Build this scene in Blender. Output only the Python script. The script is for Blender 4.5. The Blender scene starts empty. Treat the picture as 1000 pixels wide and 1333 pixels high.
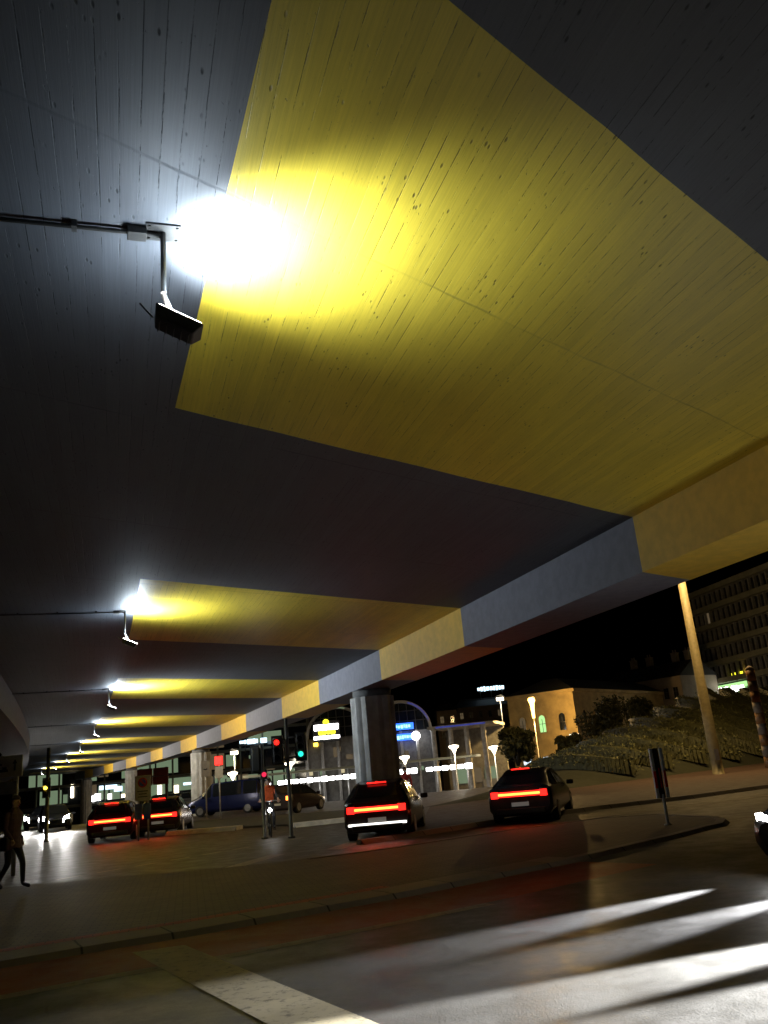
import bpy, math, random
from mathutils import Vector, Matrix
R = math.radians
rnd = random.Random(7)
scene = bpy.context.scene
col = scene.collection
V = Vector

# ------------------------------------------------------------------ camera
F, PITCH, ROLL, HC = 1.1, R(17.0), R(5.2), 1.65
cd = bpy.data.cameras.new('camera'); cam = bpy.data.objects.new('camera', cd); col.objects.link(cam)
cd.sensor_fit = 'HORIZONTAL'; cd.sensor_width = 36; cd.lens = 36 * F
cd.clip_start = 0.05; cd.clip_end = 3000
FW = V((0, math.cos(PITCH), math.sin(PITCH))); U0 = V((0, -math.sin(PITCH), math.cos(PITCH))); R0 = V((1, 0, 0))
CR = R0 * math.cos(ROLL) - U0 * math.sin(ROLL); CU = R0 * math.sin(ROLL) + U0 * math.cos(ROLL)
m = Matrix((CR, CU, -FW)).transposed().to_4x4(); m.translation = V((0, 0, HC)); cam.matrix_world = m
scene.camera = cam
def ray(x, y): return FW + CR * ((x - 500) / 1100) + CU * ((666.5 - y) / 1100)
def at(x, y, z=0.0):
    d = ray(x, y); return V((0, 0, HC)) + d * ((z - HC) / d.z)
def atY(x, y, Y):
    d = ray(x, y); return V((0, 0, HC)) + d * (Y / d.y)

# ------------------------------------------------------------------ world
w = bpy.data.worlds.new('World'); scene.world = w; w.use_nodes = True
nt = w.node_tree; bg = nt.nodes['Background']
sky = nt.nodes.new('ShaderNodeTexSky'); sky.sky_type = 'NISHITA'; sky.sun_disc = False
sky.sun_elevation = R(-6); sky.sun_rotation = R(250)
nt.links.new(sky.outputs[0], bg.inputs[0]); bg.inputs[1].default_value = 0.12

scene.view_settings.view_transform = 'Standard'; scene.view_settings.look = 'None'
scene.view_settings.exposure = 0; scene.view_settings.gamma = 1
cy = scene.cycles
cy.max_bounces = 6; cy.diffuse_bounces = 4; cy.glossy_bounces = 3; cy.transmission_bounces = 4
cy.sample_clamp_indirect = 3; cy.sample_clamp_direct = 0; cy.use_denoising = True
cy.caustics_reflective = False; cy.caustics_refractive = False

# ------------------------------------------------------------------ materials
class NT:
    def __init__(s, name):
        s.m = bpy.data.materials.new(name); s.m.use_nodes = True; s.t = s.m.node_tree
        s.b = s.t.nodes['Principled BSDF']
    def n(s, kind, **k):
        o = s.t.nodes.new(kind)
        for a, v in k.items(): setattr(o, a, v)
        return o
    def l(s, a, b): s.t.links.new(a, b)
    def math(s, op, a, b=None, c=None):
        o = s.n('ShaderNodeMath', operation=op)
        for i, v in enumerate((a, b, c)):
            if v is None: continue
            if isinstance(v, (int, float)): o.inputs[i].default_value = v
            else: s.l(v, o.inputs[i])
        return o.outputs[0]
    def step(s, v, lo, hi, a=0., b=1.):
        o = s.n('ShaderNodeMapRange', interpolation_type='SMOOTHSTEP'); s.l(v, o.inputs[0])
        for i, q in enumerate((lo, hi, a, b)): o.inputs[i + 1].default_value = q
        return o.outputs[0]
    def mix(s, f, a, b, blend='MIX'):
        o = s.n('ShaderNodeMix', data_type='RGBA', blend_type=blend)
        for i, v in ((0, f), (6, a), (7, b)):
            if isinstance(v, (int, float)): o.inputs[i].default_value = v
            elif isinstance(v, tuple): o.inputs[i].default_value = (*v, 1)
            else: s.l(v, o.inputs[i])
        return o.outputs[2]
    def noise(s, vec, scale, detail=4, rough=.6):
        o = s.n('ShaderNodeTexNoise'); o.inputs['Scale'].default_value = scale
        o.inputs['Detail'].default_value = detail; o.inputs['Roughness'].default_value = rough
        if vec is not None: s.l(vec, o.inputs['Vector'])
        return o.outputs[0]
    def comb(s, x, y, z=0.):
        o = s.n('ShaderNodeCombineXYZ')
        for i, v in enumerate((x, y, z)):
            if isinstance(v, (int, float)): o.inputs[i].default_value = v
            else: s.l(v, o.inputs[i])
        return o.outputs[0]
    def bump(s, h, strength=.3, dist=.01):
        o = s.n('ShaderNodeBump'); o.inputs['Strength'].default_value = strength; o.inputs['Distance'].default_value = dist
        s.l(h, o.inputs['Height']); s.l(o.outputs[0], s.b.inputs['Normal'])

def plain(name, c, rough=.6, metal=0., var=.25, scale=6., spec=.5):
    t = NT(name); b = t.b
    co = t.n('ShaderNodeTexCoord').outputs['Object']
    n = t.noise(co, scale)
    c2 = tuple(max(0, x * (1 - var)) for x in c); c3 = tuple(min(1, x * (1 + var * .6)) for x in c)
    t.l(t.mix(t.step(n, .3, .7), c2, c3), b.inputs['Base Color'])
    b.inputs['Roughness'].default_value = rough; b.inputs['Metallic'].default_value = metal
    b.inputs['Specular IOR Level'].default_value = spec
    return t.m
def glow(name, c, s, base=(.02, .02, .02)):
    t = NT(name); b = t.b
    b.inputs['Base Color'].default_value = (*base, 1); b.inputs['Emission Color'].default_value = (*c, 1)
    b.inputs['Emission Strength'].default_value = s; b.inputs['Roughness'].default_value = .4
    return t.m

def board_marked(name, c, dark, rough, wear):
    """Concrete cast against sawn boards; UV: u metres across, v metres along the bridge."""
    t = NT(name); b = t.b
    uv = t.n('ShaderNodeUVMap'); sp = t.n('ShaderNodeSeparateXYZ'); t.l(uv.outputs[0], sp.inputs[0])
    u, v = sp.outputs[0], sp.outputs[1]
    wob = t.noise(t.comb(t.math('MULTIPLY', u, 3.), t.math('MULTIPLY', v, .5)), 1., 2)
    u2 = t.math('ADD', u, t.math('MULTIPLY', t.math('SUBTRACT', wob, .5), .012))
    bb = t.math('DIVIDE', u2, .105); cell = t.math('FLOOR', bb); fr = t.math('FRACT', bb)
    edge = t.math('ABSOLUTE', t.math('SUBTRACT', fr, .5))
    joint = t.step(edge, .45, .49)
    gate = t.noise(t.comb(t.math('MULTIPLY', cell, 7.31), t.math('MULTIPLY', v, 1.5)), 1., 6, .8)
    gate = t.step(gate, .49, .57)
    joint = t.math('MULTIPLY', joint, gate)
    # saw grain: very fine streaks along the boards
    grain = t.noise(t.comb(t.math('MULTIPLY', u, 70.), t.math('MULTIPLY', v, 1.6)), 1., 3, .7)
    # knots and blow holes, drawn out along the boards
    vo = t.n('ShaderNodeTexVoronoi'); vo.inputs['Scale'].default_value = 1.
    t.l(t.comb(t.math('MULTIPLY', u, 19.), t.math('MULTIPLY', v, 8.)), vo.inputs['Vector'])
    kg = t.noise(t.comb(u, v), 2.3, 2)
    knot = t.math('MULTIPLY', t.step(vo.outputs['Distance'], .07, .2, 1., 0.), t.step(kg, .5, .6))
    fine = t.noise(t.comb(t.math('MULTIPLY', u, 24.), t.math('MULTIPLY', v, 14.)), 1., 4, .7)
    pits = t.math('MULTIPLY', t.step(fine, .66, .72), .8)
    # pour joints across the deck
    vv = t.math('ADD', v, t.math('MULTIPLY', t.math('SUBTRACT', t.noise(t.comb(u, v), 1.7, 3), .5), .05))
    pf = t.math('FRACT', t.math('DIVIDE', vv, 3.05)); pe = t.math('ABSOLUTE', t.math('SUBTRACT', pf, .5))
    pg = t.step(t.noise(t.comb(u, t.math('MULTIPLY', v, .3)), .9, 3), .35, .6)
    pour = t.math('MULTIPLY', t.step(pe, .4945, .4985), t.math('ADD', .02, t.math('MULTIPLY', pg, .5)))
    tone = t.n('ShaderNodeTexWhiteNoise', noise_dimensions='2D')
    t.l(t.comb(cell, t.math('FLOOR', t.math('DIVIDE', v, 3.05))), tone.inputs['Vector'])
    stain = t.noise(t.comb(t.math('MULTIPLY', u, .6), t.math('MULTIPLY', v, .35)), 1., 5, .65)
    k = t.math('ADD', .84, t.math('MULTIPLY', tone.outputs[0], .13))
    k = t.math('ADD', k, t.math('MULTIPLY', t.math('SUBTRACT', grain, .5), .5))
    k = t.math('ADD', k, t.math('MULTIPLY', t.math('SUBTRACT', stain, .5), .6))
    base = t.mix(1., c, t.comb(k, k, k), 'MULTIPLY')
    dirt = t.math('MAXIMUM', t.math('MAXIMUM', joint, pour), t.math('MAXIMUM', knot, pits))
    base = t.mix(t.math('MULTIPLY', dirt, wear), base, dark)
    t.l(base, b.inputs['Base Color'])
    t.l(t.math('ADD', rough, t.math('MULTIPLY', dirt, .3)), b.inputs['Roughness'])
    h = t.math('SUBTRACT', t.math('ADD', t.math('MULTIPLY', tone.outputs[0], .25), t.math('MULTIPLY', grain, .35)), dirt)
    t.bump(h, .45, .006)
    return t.m

def ground_mat(name, c, rough, var=.35, spec=.4, speck=.5):
    t = NT(name); b = t.b
    co = t.n('ShaderNodeTexCoord').outputs['Object']
    n1 = t.noise(co, .35, 5); n2 = t.noise(co, 2.2, 5, .7); n3 = t.noise(co, 60, 2)
    k = t.math('ADD', t.math('MULTIPLY', n1, var), t.math('MULTIPLY', n2, var))
    k = t.math('ADD', t.math('ADD', k, 1 - var), t.math('MULTIPLY', t.math('SUBTRACT', n3, .5), speck))
    vo = t.n('ShaderNodeTexVoronoi', feature='DISTANCE_TO_EDGE'); vo.inputs['Scale'].default_value = .45
    wv = t.n('ShaderNodeVectorMath', operation='ADD'); t.l(co, wv.inputs[0]); nn = t.n('ShaderNodeTexNoise'); nn.inputs['Scale'].default_value = 2.5; nn.inputs['Detail'].default_value = 6; t.l(co, nn.inputs['Vector']); t.l(nn.outputs[1], wv.inputs[1])
    t.l(wv.outputs[0], vo.inputs['Vector'])
    crack = t.math('MULTIPLY', t.step(vo.outputs['Distance'], .003, .012, 1., 0.), t.step(t.noise(co, .5, 3), .5, .6))
    k = t.math('MULTIPLY', k, t.math('SUBTRACT', 1., t.math('MULTIPLY', crack, .6)))
    n4 = t.noise(co, 14, 4, .8); k = t.math('MULTIPLY', k, t.math('ADD', .6, t.math('MULTIPLY', n4, .8)))
    t.l(t.mix(1., c, t.comb(k, k, k), 'MULTIPLY'), b.inputs['Base Color'])
    t.l(t.step(n2, .3, .75, rough - .12, rough + .12), b.inputs['Roughness'])
    b.inputs['Specular IOR Level'].default_value = spec
    t.bump(n3, .35, .006)
    return t.m

def brick_mat(name, c1, c2, mortar):
    t = NT(name); b = t.b
    mp = t.n('ShaderNodeMapping'); mp.inputs['Rotation'].default_value = (0, 0, R(-14))
    t.l(t.n('ShaderNodeTexCoord').outputs['Object'], mp.inputs[0])
    br = t.n('ShaderNodeTexBrick'); br.inputs['Scale'].default_value = 1.
    br.inputs['Brick Width'].default_value = .21; br.inputs['Row Height'].default_value = .105
    br.inputs['Mortar Size'].default_value = .007
    br.inputs['Color1'].default_value = (*c1, 1); br.inputs['Color2'].default_value = (*c2, 1); br.inputs['Mortar'].default_value = (*mortar, 1)
    t.l(mp.outputs[0], br.inputs['Vector'])
    n = t.noise(mp.outputs[0], .8, 5); k = t.math('ADD', .55, t.math('MULTIPLY', n, .9))
    t.l(t.mix(1., br.outputs[0], t.comb(k, k, k), 'MULTIPLY'), b.inputs['Base Color'])
    b.inputs['Roughness'].default_value = .72
    t.bump(t.math('SUBTRACT', t.math('MULTIPLY', n, .3), br.outputs['Fac']), .5, .008)
    return t.m

def worn_paint(name, c, under):
    t = NT(name); b = t.b
    co = t.n('ShaderNodeTexCoord').outputs['Object']
    a = t.step(t.noise(co, 9, 6, .75), .5, .66); d = t.noise(co, 1.3, 4)
    base = t.mix(t.math('MULTIPLY', a, .75), c, under)
    k = t.math('ADD', .6, t.math('MULTIPLY', d, .7))
    t.l(t.mix(1., base, t.comb(k, k, k), 'MULTIPLY'), b.inputs['Base Color']); b.inputs['Roughness'].default_value = .6
    return t.m

def leaf_mat(name, c):
    t = NT(name); b = t.b
    n = t.noise(t.n('ShaderNodeTexCoord').outputs['Object'], 3.5, 4)
    t.l(t.mix(t.step(n, .3, .7), tuple(x * .55 for x in c), c), b.inputs['Base Color'])
    b.inputs['Roughness'].default_value = .6; b.inputs['Specular IOR Level'].default_value = .25
    return t.m

M = {}
M['soffit_grey'] = board_marked('soffit_grey', (.088, .093, .104), (.02, .02, .02), .6, .8)
M['soffit_yellow'] = board_marked('soffit_yellow', (.80, .61, .06), (.08, .06, .02), .42, .72)
M['beam_grey'] = plain('beam_grey', (.24, .24, .285), .7, var=.12, scale=5)
M['beam_yellow'] = plain('beam_yellow', (.82, .52, .06), .6, var=.1, scale=5)
M['concrete'] = plain('concrete', (.55, .54, .52), .8, var=.25, scale=2)
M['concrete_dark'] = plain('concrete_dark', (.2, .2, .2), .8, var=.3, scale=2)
M['asphalt'] = ground_mat('asphalt', (.060, .058, .054), .5)
M['asphalt_far'] = ground_mat('asphalt_far', (.085, .068, .056), .55)
M['red_asphalt'] = ground_mat('red_asphalt', (.26, .06, .035), .6)
M['paving'] = brick_mat('paving', (.14, .105, .075), (.10, .075, .055), (.035, .03, .025))
M['red_brick'] = brick_mat('red_brick', (.42, .09, .05), (.32, .07, .04), (.05, .03, .02))
M['footway'] = ground_mat('footway', (.075, .045, .033), .7)
def kerb_mat():
    t = NT('kerb'); b = t.b; uv = t.n('ShaderNodeUVMap'); sp = t.n('ShaderNodeSeparateXYZ'); t.l(uv.outputs[0], sp.inputs[0])
    fr = t.math('FRACT', sp.outputs[0]); j = t.step(t.math('ABSOLUTE', t.math('SUBTRACT', fr, .5)), .482, .492)
    tone = t.n('ShaderNodeTexWhiteNoise', noise_dimensions='1D'); t.l(t.math('FLOOR', sp.outputs[0]), tone.inputs['W'])
    co = t.n('ShaderNodeTexCoord').outputs['Object']; k = t.math('ADD', t.math('ADD', .5, t.math('MULTIPLY', tone.outputs[0], .3)), t.math('MULTIPLY', t.noise(co, 6, 6, .75), .5))
    t.l(t.mix(j, t.mix(1., (.25, .205, .16), t.comb(k, k, k), 'MULTIPLY'), (.04, .035, .03)), b.inputs['Base Color']); b.inputs['Roughness'].default_value = .75
    return t.m
M['kerb'] = kerb_mat()
M['streak_kerb'] = plain('streak_kerb', (.75, .70, .60), .6, var=.2, scale=4)
M['paint'] = worn_paint('paint', (.50, .44, .30), (.09, .08, .07))
M['paint_dim'] = worn_paint('paint_dim', (.34, .28, .20), (.09, .075, .06))
M['soil'] = ground_mat('soil', (.03, .032, .018), .9)
M['mast_paint'] = plain('mast_paint', (.20, .165, .08), .6, var=.2)
M['metal'] = plain('metal', (.35, .35, .35), .45, .7, var=.2)
M['galv'] = plain('galv', (.5, .48, .42), .5, .3, var=.2)
M['black'] = plain('black', (.02, .02, .02), .5)
M['dark_metal'] = plain('dark_metal', (.05, .048, .045), .5, .3)
M['rubber'] = plain('rubber', (.02, .02, .02), .85)
M['glass'] = plain('glass', (.015, .018, .022), .08, spec=.8)
M['stone'] = plain('stone', (.52, .37, .15), .85, var=.25, scale=.6)
M['slab'] = plain('slab', (.2, .2, .15), .85, var=.2, scale=.5)
M['slate'] = plain('slate', (.025, .025, .028), .7)
M['plaster'] = plain('plaster', (.3, .24, .18), .85, var=.25, scale=.4)
M['bush_leaf'] = leaf_mat('bush_leaf', (.07, .075, .035))
M['leaf'] = leaf_mat('leaf', (.20, .20, .08))
M['leaf_dark'] = leaf_mat('leaf_dark', (.09, .09, .04))
M['white'] = plain('white', (.75, .75, .72), .5, var=.1)
M['skin'] = plain('skin', (.5, .3, .22), .6, var=.1)
M['hair'] = plain('hair', (.03, .022, .018), .6)
G = {
 'white': glow('glow_white', (1, .98, .95), 9), 'whitesoft': glow('glow_whitesoft', (1, .97, .9), 2.2),
 'cool': glow('glow_cool', (.62, .85, 1), 2.5), 'blue': glow('glow_blue', (.03, .16, 1), 2.6),
 'bluetext': glow('glow_bluetext', (.25, .6, 1), 3.2), 'bluedim': glow('glow_bluedim', (.1, .14, .8), .35),
 'yellow': glow('glow_yellow', (.9, .85, .03), 2.2), 'red': glow('glow_red', (1, .015, .01), 3.2),
 'orange': glow('glow_orange', (1, .22, .03), 6), 'teal': glow('glow_teal', (.02, .75, .5), 1.8),
 'sodium': glow('glow_sodium', (1, .6, .12), 9), 'warm': glow('glow_warm', (1, .85, .6), 7),
 'window': glow('glow_window', (1, .85, .5), .55), 'windowgreen': glow('glow_windowgreen', (.5, .7, .42), .28),
 'windowdim': glow('glow_windowdim', (.9, .65, .35), .10), 'windowcool': glow('glow_windowcool', (.75, .9, 1), 1.6),
 'green': glow('glow_green', (.5, 1, .35), 1.1), 'amber': glow('glow_amber', (1, .62, .05), 7), 'pink': glow('glow_pink', (1, .03, .1), 1.0),
 'plate': glow('glow_plate', (1, .95, .85), .07, (.4, .4, .36)),
 'head': glow('glow_head', (1, .98, .95), 60),
}

# ------------------------------------------------------------------ mesh builder
class MB:
    def __init__(s): s.v = []; s.f = []; s.mi = []; s.uv = {}; s.smooth = set()
    def face(s, pts, mi=0, uv=None, smooth=False):
        i = len(s.v); s.v += [tuple(p) for p in pts]; s.f.append(tuple(range(i, i + len(pts)))); s.mi.append(mi)
        if uv: s.uv[len(s.f) - 1] = uv
        if smooth: s.smooth.add(len(s.f) - 1)
        return s
    def hexa(s, p, mi=0):
        """p: 4 bottom then 4 top points"""
        i = len(s.v); s.v += [tuple(q) for q in p]
        for f in ((3, 2, 1, 0), (4, 5, 6, 7), (0, 1, 5, 4), (1, 2, 6, 5), (2, 3, 7, 6), (3, 0, 4, 7)):
            s.f.append(tuple(i + k for k in f)); s.mi.append(mi)
        return s
    def box(s, c, d, mi=0, rz=0., taper=1.):
        c = V(c); a, b, h = d[0] / 2, d[1] / 2, d[2] / 2; rot = Matrix.Rotation(rz, 3, 'Z')
        lo = [V((x, y, -h)) for x, y in ((-a, -b), (a, -b), (a, b), (-a, b))]
        hi = [V((x * taper, y * taper, h)) for x, y in ((-a, -b), (a, -b), (a, b), (-a, b))]
        return s.hexa([c + rot @ q for q in lo + hi], mi)
    def prism(s, poly, z0, z1, mi=0):
        i = len(s.v); n = len(poly)
        s.v += [(p[0], p[1], z0) for p in poly] + [(p[0], p[1], z1) for p in poly]
        s.f.append(tuple(range(i + n - 1, i - 1, -1))); s.f.append(tuple(range(i + n, i + 2 * n))); s.mi += [mi, mi]
        for k in range(n):
            j = (k + 1) % n; s.f.append((i + k, i + j, i + n + j, i + n + k)); s.mi.append(mi)
        return s
    def tube(s, pts, r, n=10, mi=0, cap=True):
        pts = [V(p) for p in pts]; rs = r if isinstance(r, (list, tuple)) else [r] * len(pts); i = len(s.v)
        up = None
        for k, p in enumerate(pts):
            d = (pts[min(k + 1, len(pts) - 1)] - pts[max(k - 1, 0)]).normalized()
            if up is None:
                up = d.cross(V((.3, .2, .93))); up = up if up.length > .05 else d.cross(V((1, 0, 0)))
            a = (up - d * up.dot(d)).normalized(); b = d.cross(a); up = a
            for q in range(n):
                t = 2 * math.pi * q / n; s.v.append(tuple(p + (a * math.cos(t) + b * math.sin(t)) * rs[k]))
        for k in range(len(pts) - 1):
            for q in range(n):
                j = (q + 1) % n; s.smooth.add(len(s.f))
                s.f.append((i + k * n + q, i + k * n + j, i + (k + 1) * n + j, i + (k + 1) * n + q)); s.mi.append(mi)
        if cap:
            s.f.append(tuple(range(i + n - 1, i - 1, -1))); e = i + (len(pts) - 1) * n
            s.f.append(tuple(range(e, e + n))); s.mi += [mi, mi]
        return s
    def lathe(s, prof, n=20, c=(0, 0, 0), mi=0):
        c = V(c); return s.tube([c + V((0, 0, z)) for r_, z in prof], [r_ for r_, z in prof], n, mi)
    def ball(s, c, r, n=10, mi=0, sc=(1, 1, 1)):
        c = V(c); i = len(s.v); h = n // 2 + 1
        for a in range(h + 1):
            t = math.pi * a / h
            for q in range(n):
                p = 2 * math.pi * q / n
                s.v.append((c.x + r * sc[0] * math.sin(t) * math.cos(p), c.y + r * sc[1] * math.sin(t) * math.sin(p), c.z + r * sc[2] * math.cos(t)))
        for a in range(h):
            for q in range(n):
                j = (q + 1) % n; s.smooth.add(len(s.f))
                s.f.append((i + a * n + q, i + (a + 1) * n + q, i + (a + 1) * n + j, i + a * n + j)); s.mi.append(mi)
        return s
    def build(s, name, mats, parent=None, bevel=0, loc=None):
        me = bpy.data.meshes.new(name); me.from_pydata(s.v, [], s.f)
        for mt in (mats if isinstance(mats, (list, tuple)) else [mats]): me.materials.append(mt)
        me.polygons.foreach_set('material_index', s.mi)
        if s.uv:
            l = me.uv_layers.new(name='UVMap')
            for fi, uv in s.uv.items():
                for li, q in zip(me.polygons[fi].loop_indices, uv): l.data[li].uv = q
        for k in s.smooth: me.polygons[k].use_smooth = True
        o = bpy.data.objects.new(name, me); col.objects.link(o)
        if parent: o.parent = parent
        if loc is not None: o.location = loc
        if bevel:
            b = o.modifiers.new('bevel', 'BEVEL'); b.width = bevel; b.segments = 2; b.limit_method = 'ANGLE'; b.angle_limit = R(35)
        me.validate(); me.update()
        return o

def tag(o, label=None, cat=None, group=None, kind=None):
    for k, v in (('label', label), ('category', cat), ('group', group), ('kind', kind)):
        if v: o[k] = v
    return o
def thing(name, loc, label, cat, rz=0., group=None):
    o = bpy.data.objects.new(name, None); o.empty_display_size = .2; col.objects.link(o)
    o.location = loc; o.rotation_euler = (0, 0, rz); return tag(o, label, cat, group)
def copy_tree(o, parent=None):
    c = o.copy(); col.objects.link(c); c.parent = parent
    for ch in list(o.children):
        if ch.type != 'LIGHT': copy_tree(ch, c)
    return c
def lamp(kind, name, loc, energy, colr, parent=None, to=None, **k):
    d = bpy.data.lights.new(name, kind); d.energy = energy; d.color = colr
    for a, v in k.items(): setattr(d, a, v)
    o = bpy.data.objects.new(name, d); col.objects.link(o); o.location = loc
    if to is not None: o.rotation_euler = V(to).to_track_quat('-Z', 'Y').to_euler()
    if parent: o.parent = parent
    return o

# ------------------------------------------------------------------ bridge
def E(y): return V((-0.001195 * y * y - 0.3097 * y + 7.42, y))
def frame(y):
    d = V((-0.00239 * y - 0.3097, 1)).normalized(); return E(y), d, V((d.y, -d.x))
def skew(y): return .46 + .05 * min(1, max(0, (12 - y) / 4.5))
def bp(y, o, z):
    e, d, n = frame(y); p = e + n * o + d * (skew(y) * o); return V((p.x, p.y, z))
YB = [(-4.4, 1.3), (7.47, 11.84), (18.03, 23.4), (29.6, 34.86), (41.56, 47.4), (54.46, 59.8), (66.6, 71.6), (78.2, 83.2), (90, 95), (101.5, 106.5)]
ZS, ZB = 4.85, 4.03
ends = [-12] + [q for b_ in YB for q in b_] + [112]
rows = []
for k in range(len(ends) - 1):
    a, b_ = ends[k], ends[k + 1]; n = max(1, round((b_ - a) / 2.0))
    rows += [(a + (b_ - a) * i / n, a + (b_ - a) * (i + 1) / n, k % 2) for i in range(n)]
bridge = thing('road_bridge', (0, 20, 0), 'long concrete flyover with yellow painted bands across its dark underside', 'bridge')
def bpart(name, mb, mats):
    o = mb.build(name, mats, bridge); o.location = (0, -20, 0); return o
mb = MB(); OFF = [-9.7, -8.2] + [-6.76 + 6.76 * k / 14 for k in range(15)]
def oo(o, y): return o + (.42 * min(1, max(0, (14 - y) / 10)) * (1 if o > -6.77 else 1) * (-o / 6.76) if -6.77 < o < 0 else 0)
_j = {}
def sj(y, o):   # hand-masked paint edges wander by a centimetre
    q = (round(y, 3), round(o, 3))
    if q not in _j: _j[q] = rnd.uniform(-.011, .011)
    return bp(y + _j[q], oo(o, y), ZS)
for y0, y1, yel in rows:
    for o0, o1 in zip(OFF, OFF[1:]):
        mi = 1 if yel and o0 >= -6.77 else 0
        a0, a1, b0, b1 = oo(o0, y0), oo(o0, y1), oo(o1, y0), oo(o1, y1); mb.face([sj(y0, o0), sj(y1, o0), sj(y1, o1), sj(y0, o1)], mi, [(a0, y0), (a1, y1), (b1, y1), (b0, y0)])
bpart('deck_soffit', mb, [M['soffit_grey'], M['soffit_yellow']])
mb = MB()
for y0, y1, yel in rows:
    for pts in ([(0, ZS), (0, ZB)], [(0, ZB), (1.22, ZB)], [(1.22, ZB), (1.22, 6.0)], [(1.22, 6.0), (.9, 6.0)]):
        (a, za), (b_, zb) = pts
        mb.face([bp(y0, a, za), bp(y1, a, za), bp(y1, b_, zb), bp(y0, b_, zb)], yel)
bpart('edge_beam', mb, [M['beam_grey'], M['beam_yellow']])
mb = MB()
for y0, y1, yel in rows:
    for pts in ([(-9.7, ZS), (-9.7, ZB)], [(-9.7, ZB), (-10.9, ZB)], [(-10.9, ZB), (-10.9, 6.0)], [(-10.9, 6.0), (-10.6, 6.0)]):
        (a, za), (b_, zb) = pts
        mb.face([bp(y0, a, za), bp(y1, a, za), bp(y1, b_, zb), bp(y0, b_, zb)], 0)
bpart('edge_beam', mb, [M['beam_grey']])
mb = MB()
for y0, y1, yel in rows:
    mb.face([bp(y0, -10.6, 5.6), bp(y1, -10.6, 5.6), bp(y1, .9, 5.6), bp(y0, .9, 5.6)])
    for o_ in (-10.6, .9): mb.face([bp(y0, o_, 5.6), bp(y1, o_, 5.6), bp(y1, o_, 6.0), bp(y0, o_, 6.0)])
bpart('road_deck', mb, [M['asphalt']])

# fluted columns under the edge beam
def ground_z(y):
    t = min(1, max(0, (y - 60) / 34)); return -2.4 * t * t * (3 - 2 * t)
def column(y, o, d, label):
    p = bp(y, o, 0); gz = ground_z(p.y) - .05
    t = thing('bridge_column', (p.x, p.y, gz), label, 'bridge column', 0, 'columns carrying the flyover')
    mb = MB(); n = 48; ring = []
    for q in range(n):
        a = 2 * math.pi * q / n; r_ = d / 2 * (1 - .035 * (1 + math.cos(a * 12)))
        ring.append((r_ * math.cos(a), r_ * math.sin(a)))
    mb.prism(ring, 0, 3.82 - gz); mb.build('shaft', M['concrete'], t)
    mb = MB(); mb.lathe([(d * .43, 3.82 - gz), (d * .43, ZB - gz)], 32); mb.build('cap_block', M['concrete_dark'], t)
    return t
column(25.75, .6, 1.36, 'thick fluted concrete column nearest the camera, between red tail light trails')
column(56, .62, 1.3, 'concrete column lit white on one side beside the blue van')
column(83.5, .62, 1.2, 'distant bridge column behind the no parking board')
column(108, .62, 1.2, 'farthest brightly lit column under the end of the flyover')

# floodlights on drop pipes
def flood_proto():
    t = thing('floodlight', (0, 0, 0), '', 'floodlight', 0, 'floodlights lighting the yellow bands')
    mb = MB(); mb.box((0, 0, -.006), (.2, .16, .012))
    for sx in (-1, 1):
        for sy in (-1, 1): mb.lathe([(.009, -.022), (.009, -.012)], 8, (.08 * sx, .06 * sy, 0))
    mb.build('mounting_plate', M['dark_metal'], t)
    mb = MB(); mb.tube([(0, 0, -.012), (0, 0, -.42)], .017, 10); mb.build('drop_pipe', M['dark_metal'], t)
    mb = MB(); pts = [(-2.85, 0, -.028), (-.06, 0, -.028), (-.02, 0, -.035), (0, 0, -.05)]
    mb.tube(pts, .014, 8); mb.build('conduit', M['dark_metal'], t)
    mb = MB(); mb.box((-.15, 0, -.03), (.11, .09, .055)); mb.build('junction_box', M['dark_metal'], t, bevel=.006)
    for k in range(4):
        mb = MB(); mb.box((-.5 - .65 * k, 0, -.022), (.03, .06, .044)); mb.build('cable_clip', M['dark_metal'], t)
    mb = MB()
    mb.tube([(0, 0, -.4), (0, .03, -.41), (.07, .07, -.56)], .016, 8)
    mb.build('bracket', M['dark_metal'], t)
    hd = MB()   # housing: shallow tapered tray with its open face up and towards the carriageway
    hd.hexa([(-.115, -.07, -.075), (.115, -.07, -.075), (.115, .07, -.075), (-.115, .07, -.075),
             (-.15, -.10, .0), (.15, -.10, .0), (.15, .10, .0), (-.15, .10, .0)])
    h = hd.build('housing', M['black'], t, bevel=.008); h.location = (.09, .07, -.56); h.rotation_euler = (0, R(24), 0)
    mb = MB()
    for k in range(5): mb.box((-.09 + k * .045, 0, -.082), (.006, .11, .02))
    mb.build('cooling_fins', M['black'], h)
    mb = MB(); mb.box((0, 0, .0035), (.26, .17, .005)); mb.build('lamp_glass', G['head'], h)
    mb = MB(); mb.tube([(-.14, .0, -.05), (-.24, -.02, -.01)], .006, 6); mb.build('cable_tail', M['black'], h)
    return t
FL = ['large nearest floodlight on a drop pipe beside the big yellow band', 'second floodlight on its pipe at the left end of the second yellow band',
      'third floodlight hanging at the left end of the third yellow band', 'fourth floodlight hanging at the left end of the fourth yellow band',
      'fifth floodlight, small, at the left end of the fifth yellow band', 'sixth floodlight, tiny, at the left end of the sixth yellow band',
      'seventh floodlight, tiny, at the left end of the seventh yellow band', 'eighth floodlight, tiny, at the left end of the eighth yellow band']
proto = flood_proto()
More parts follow.
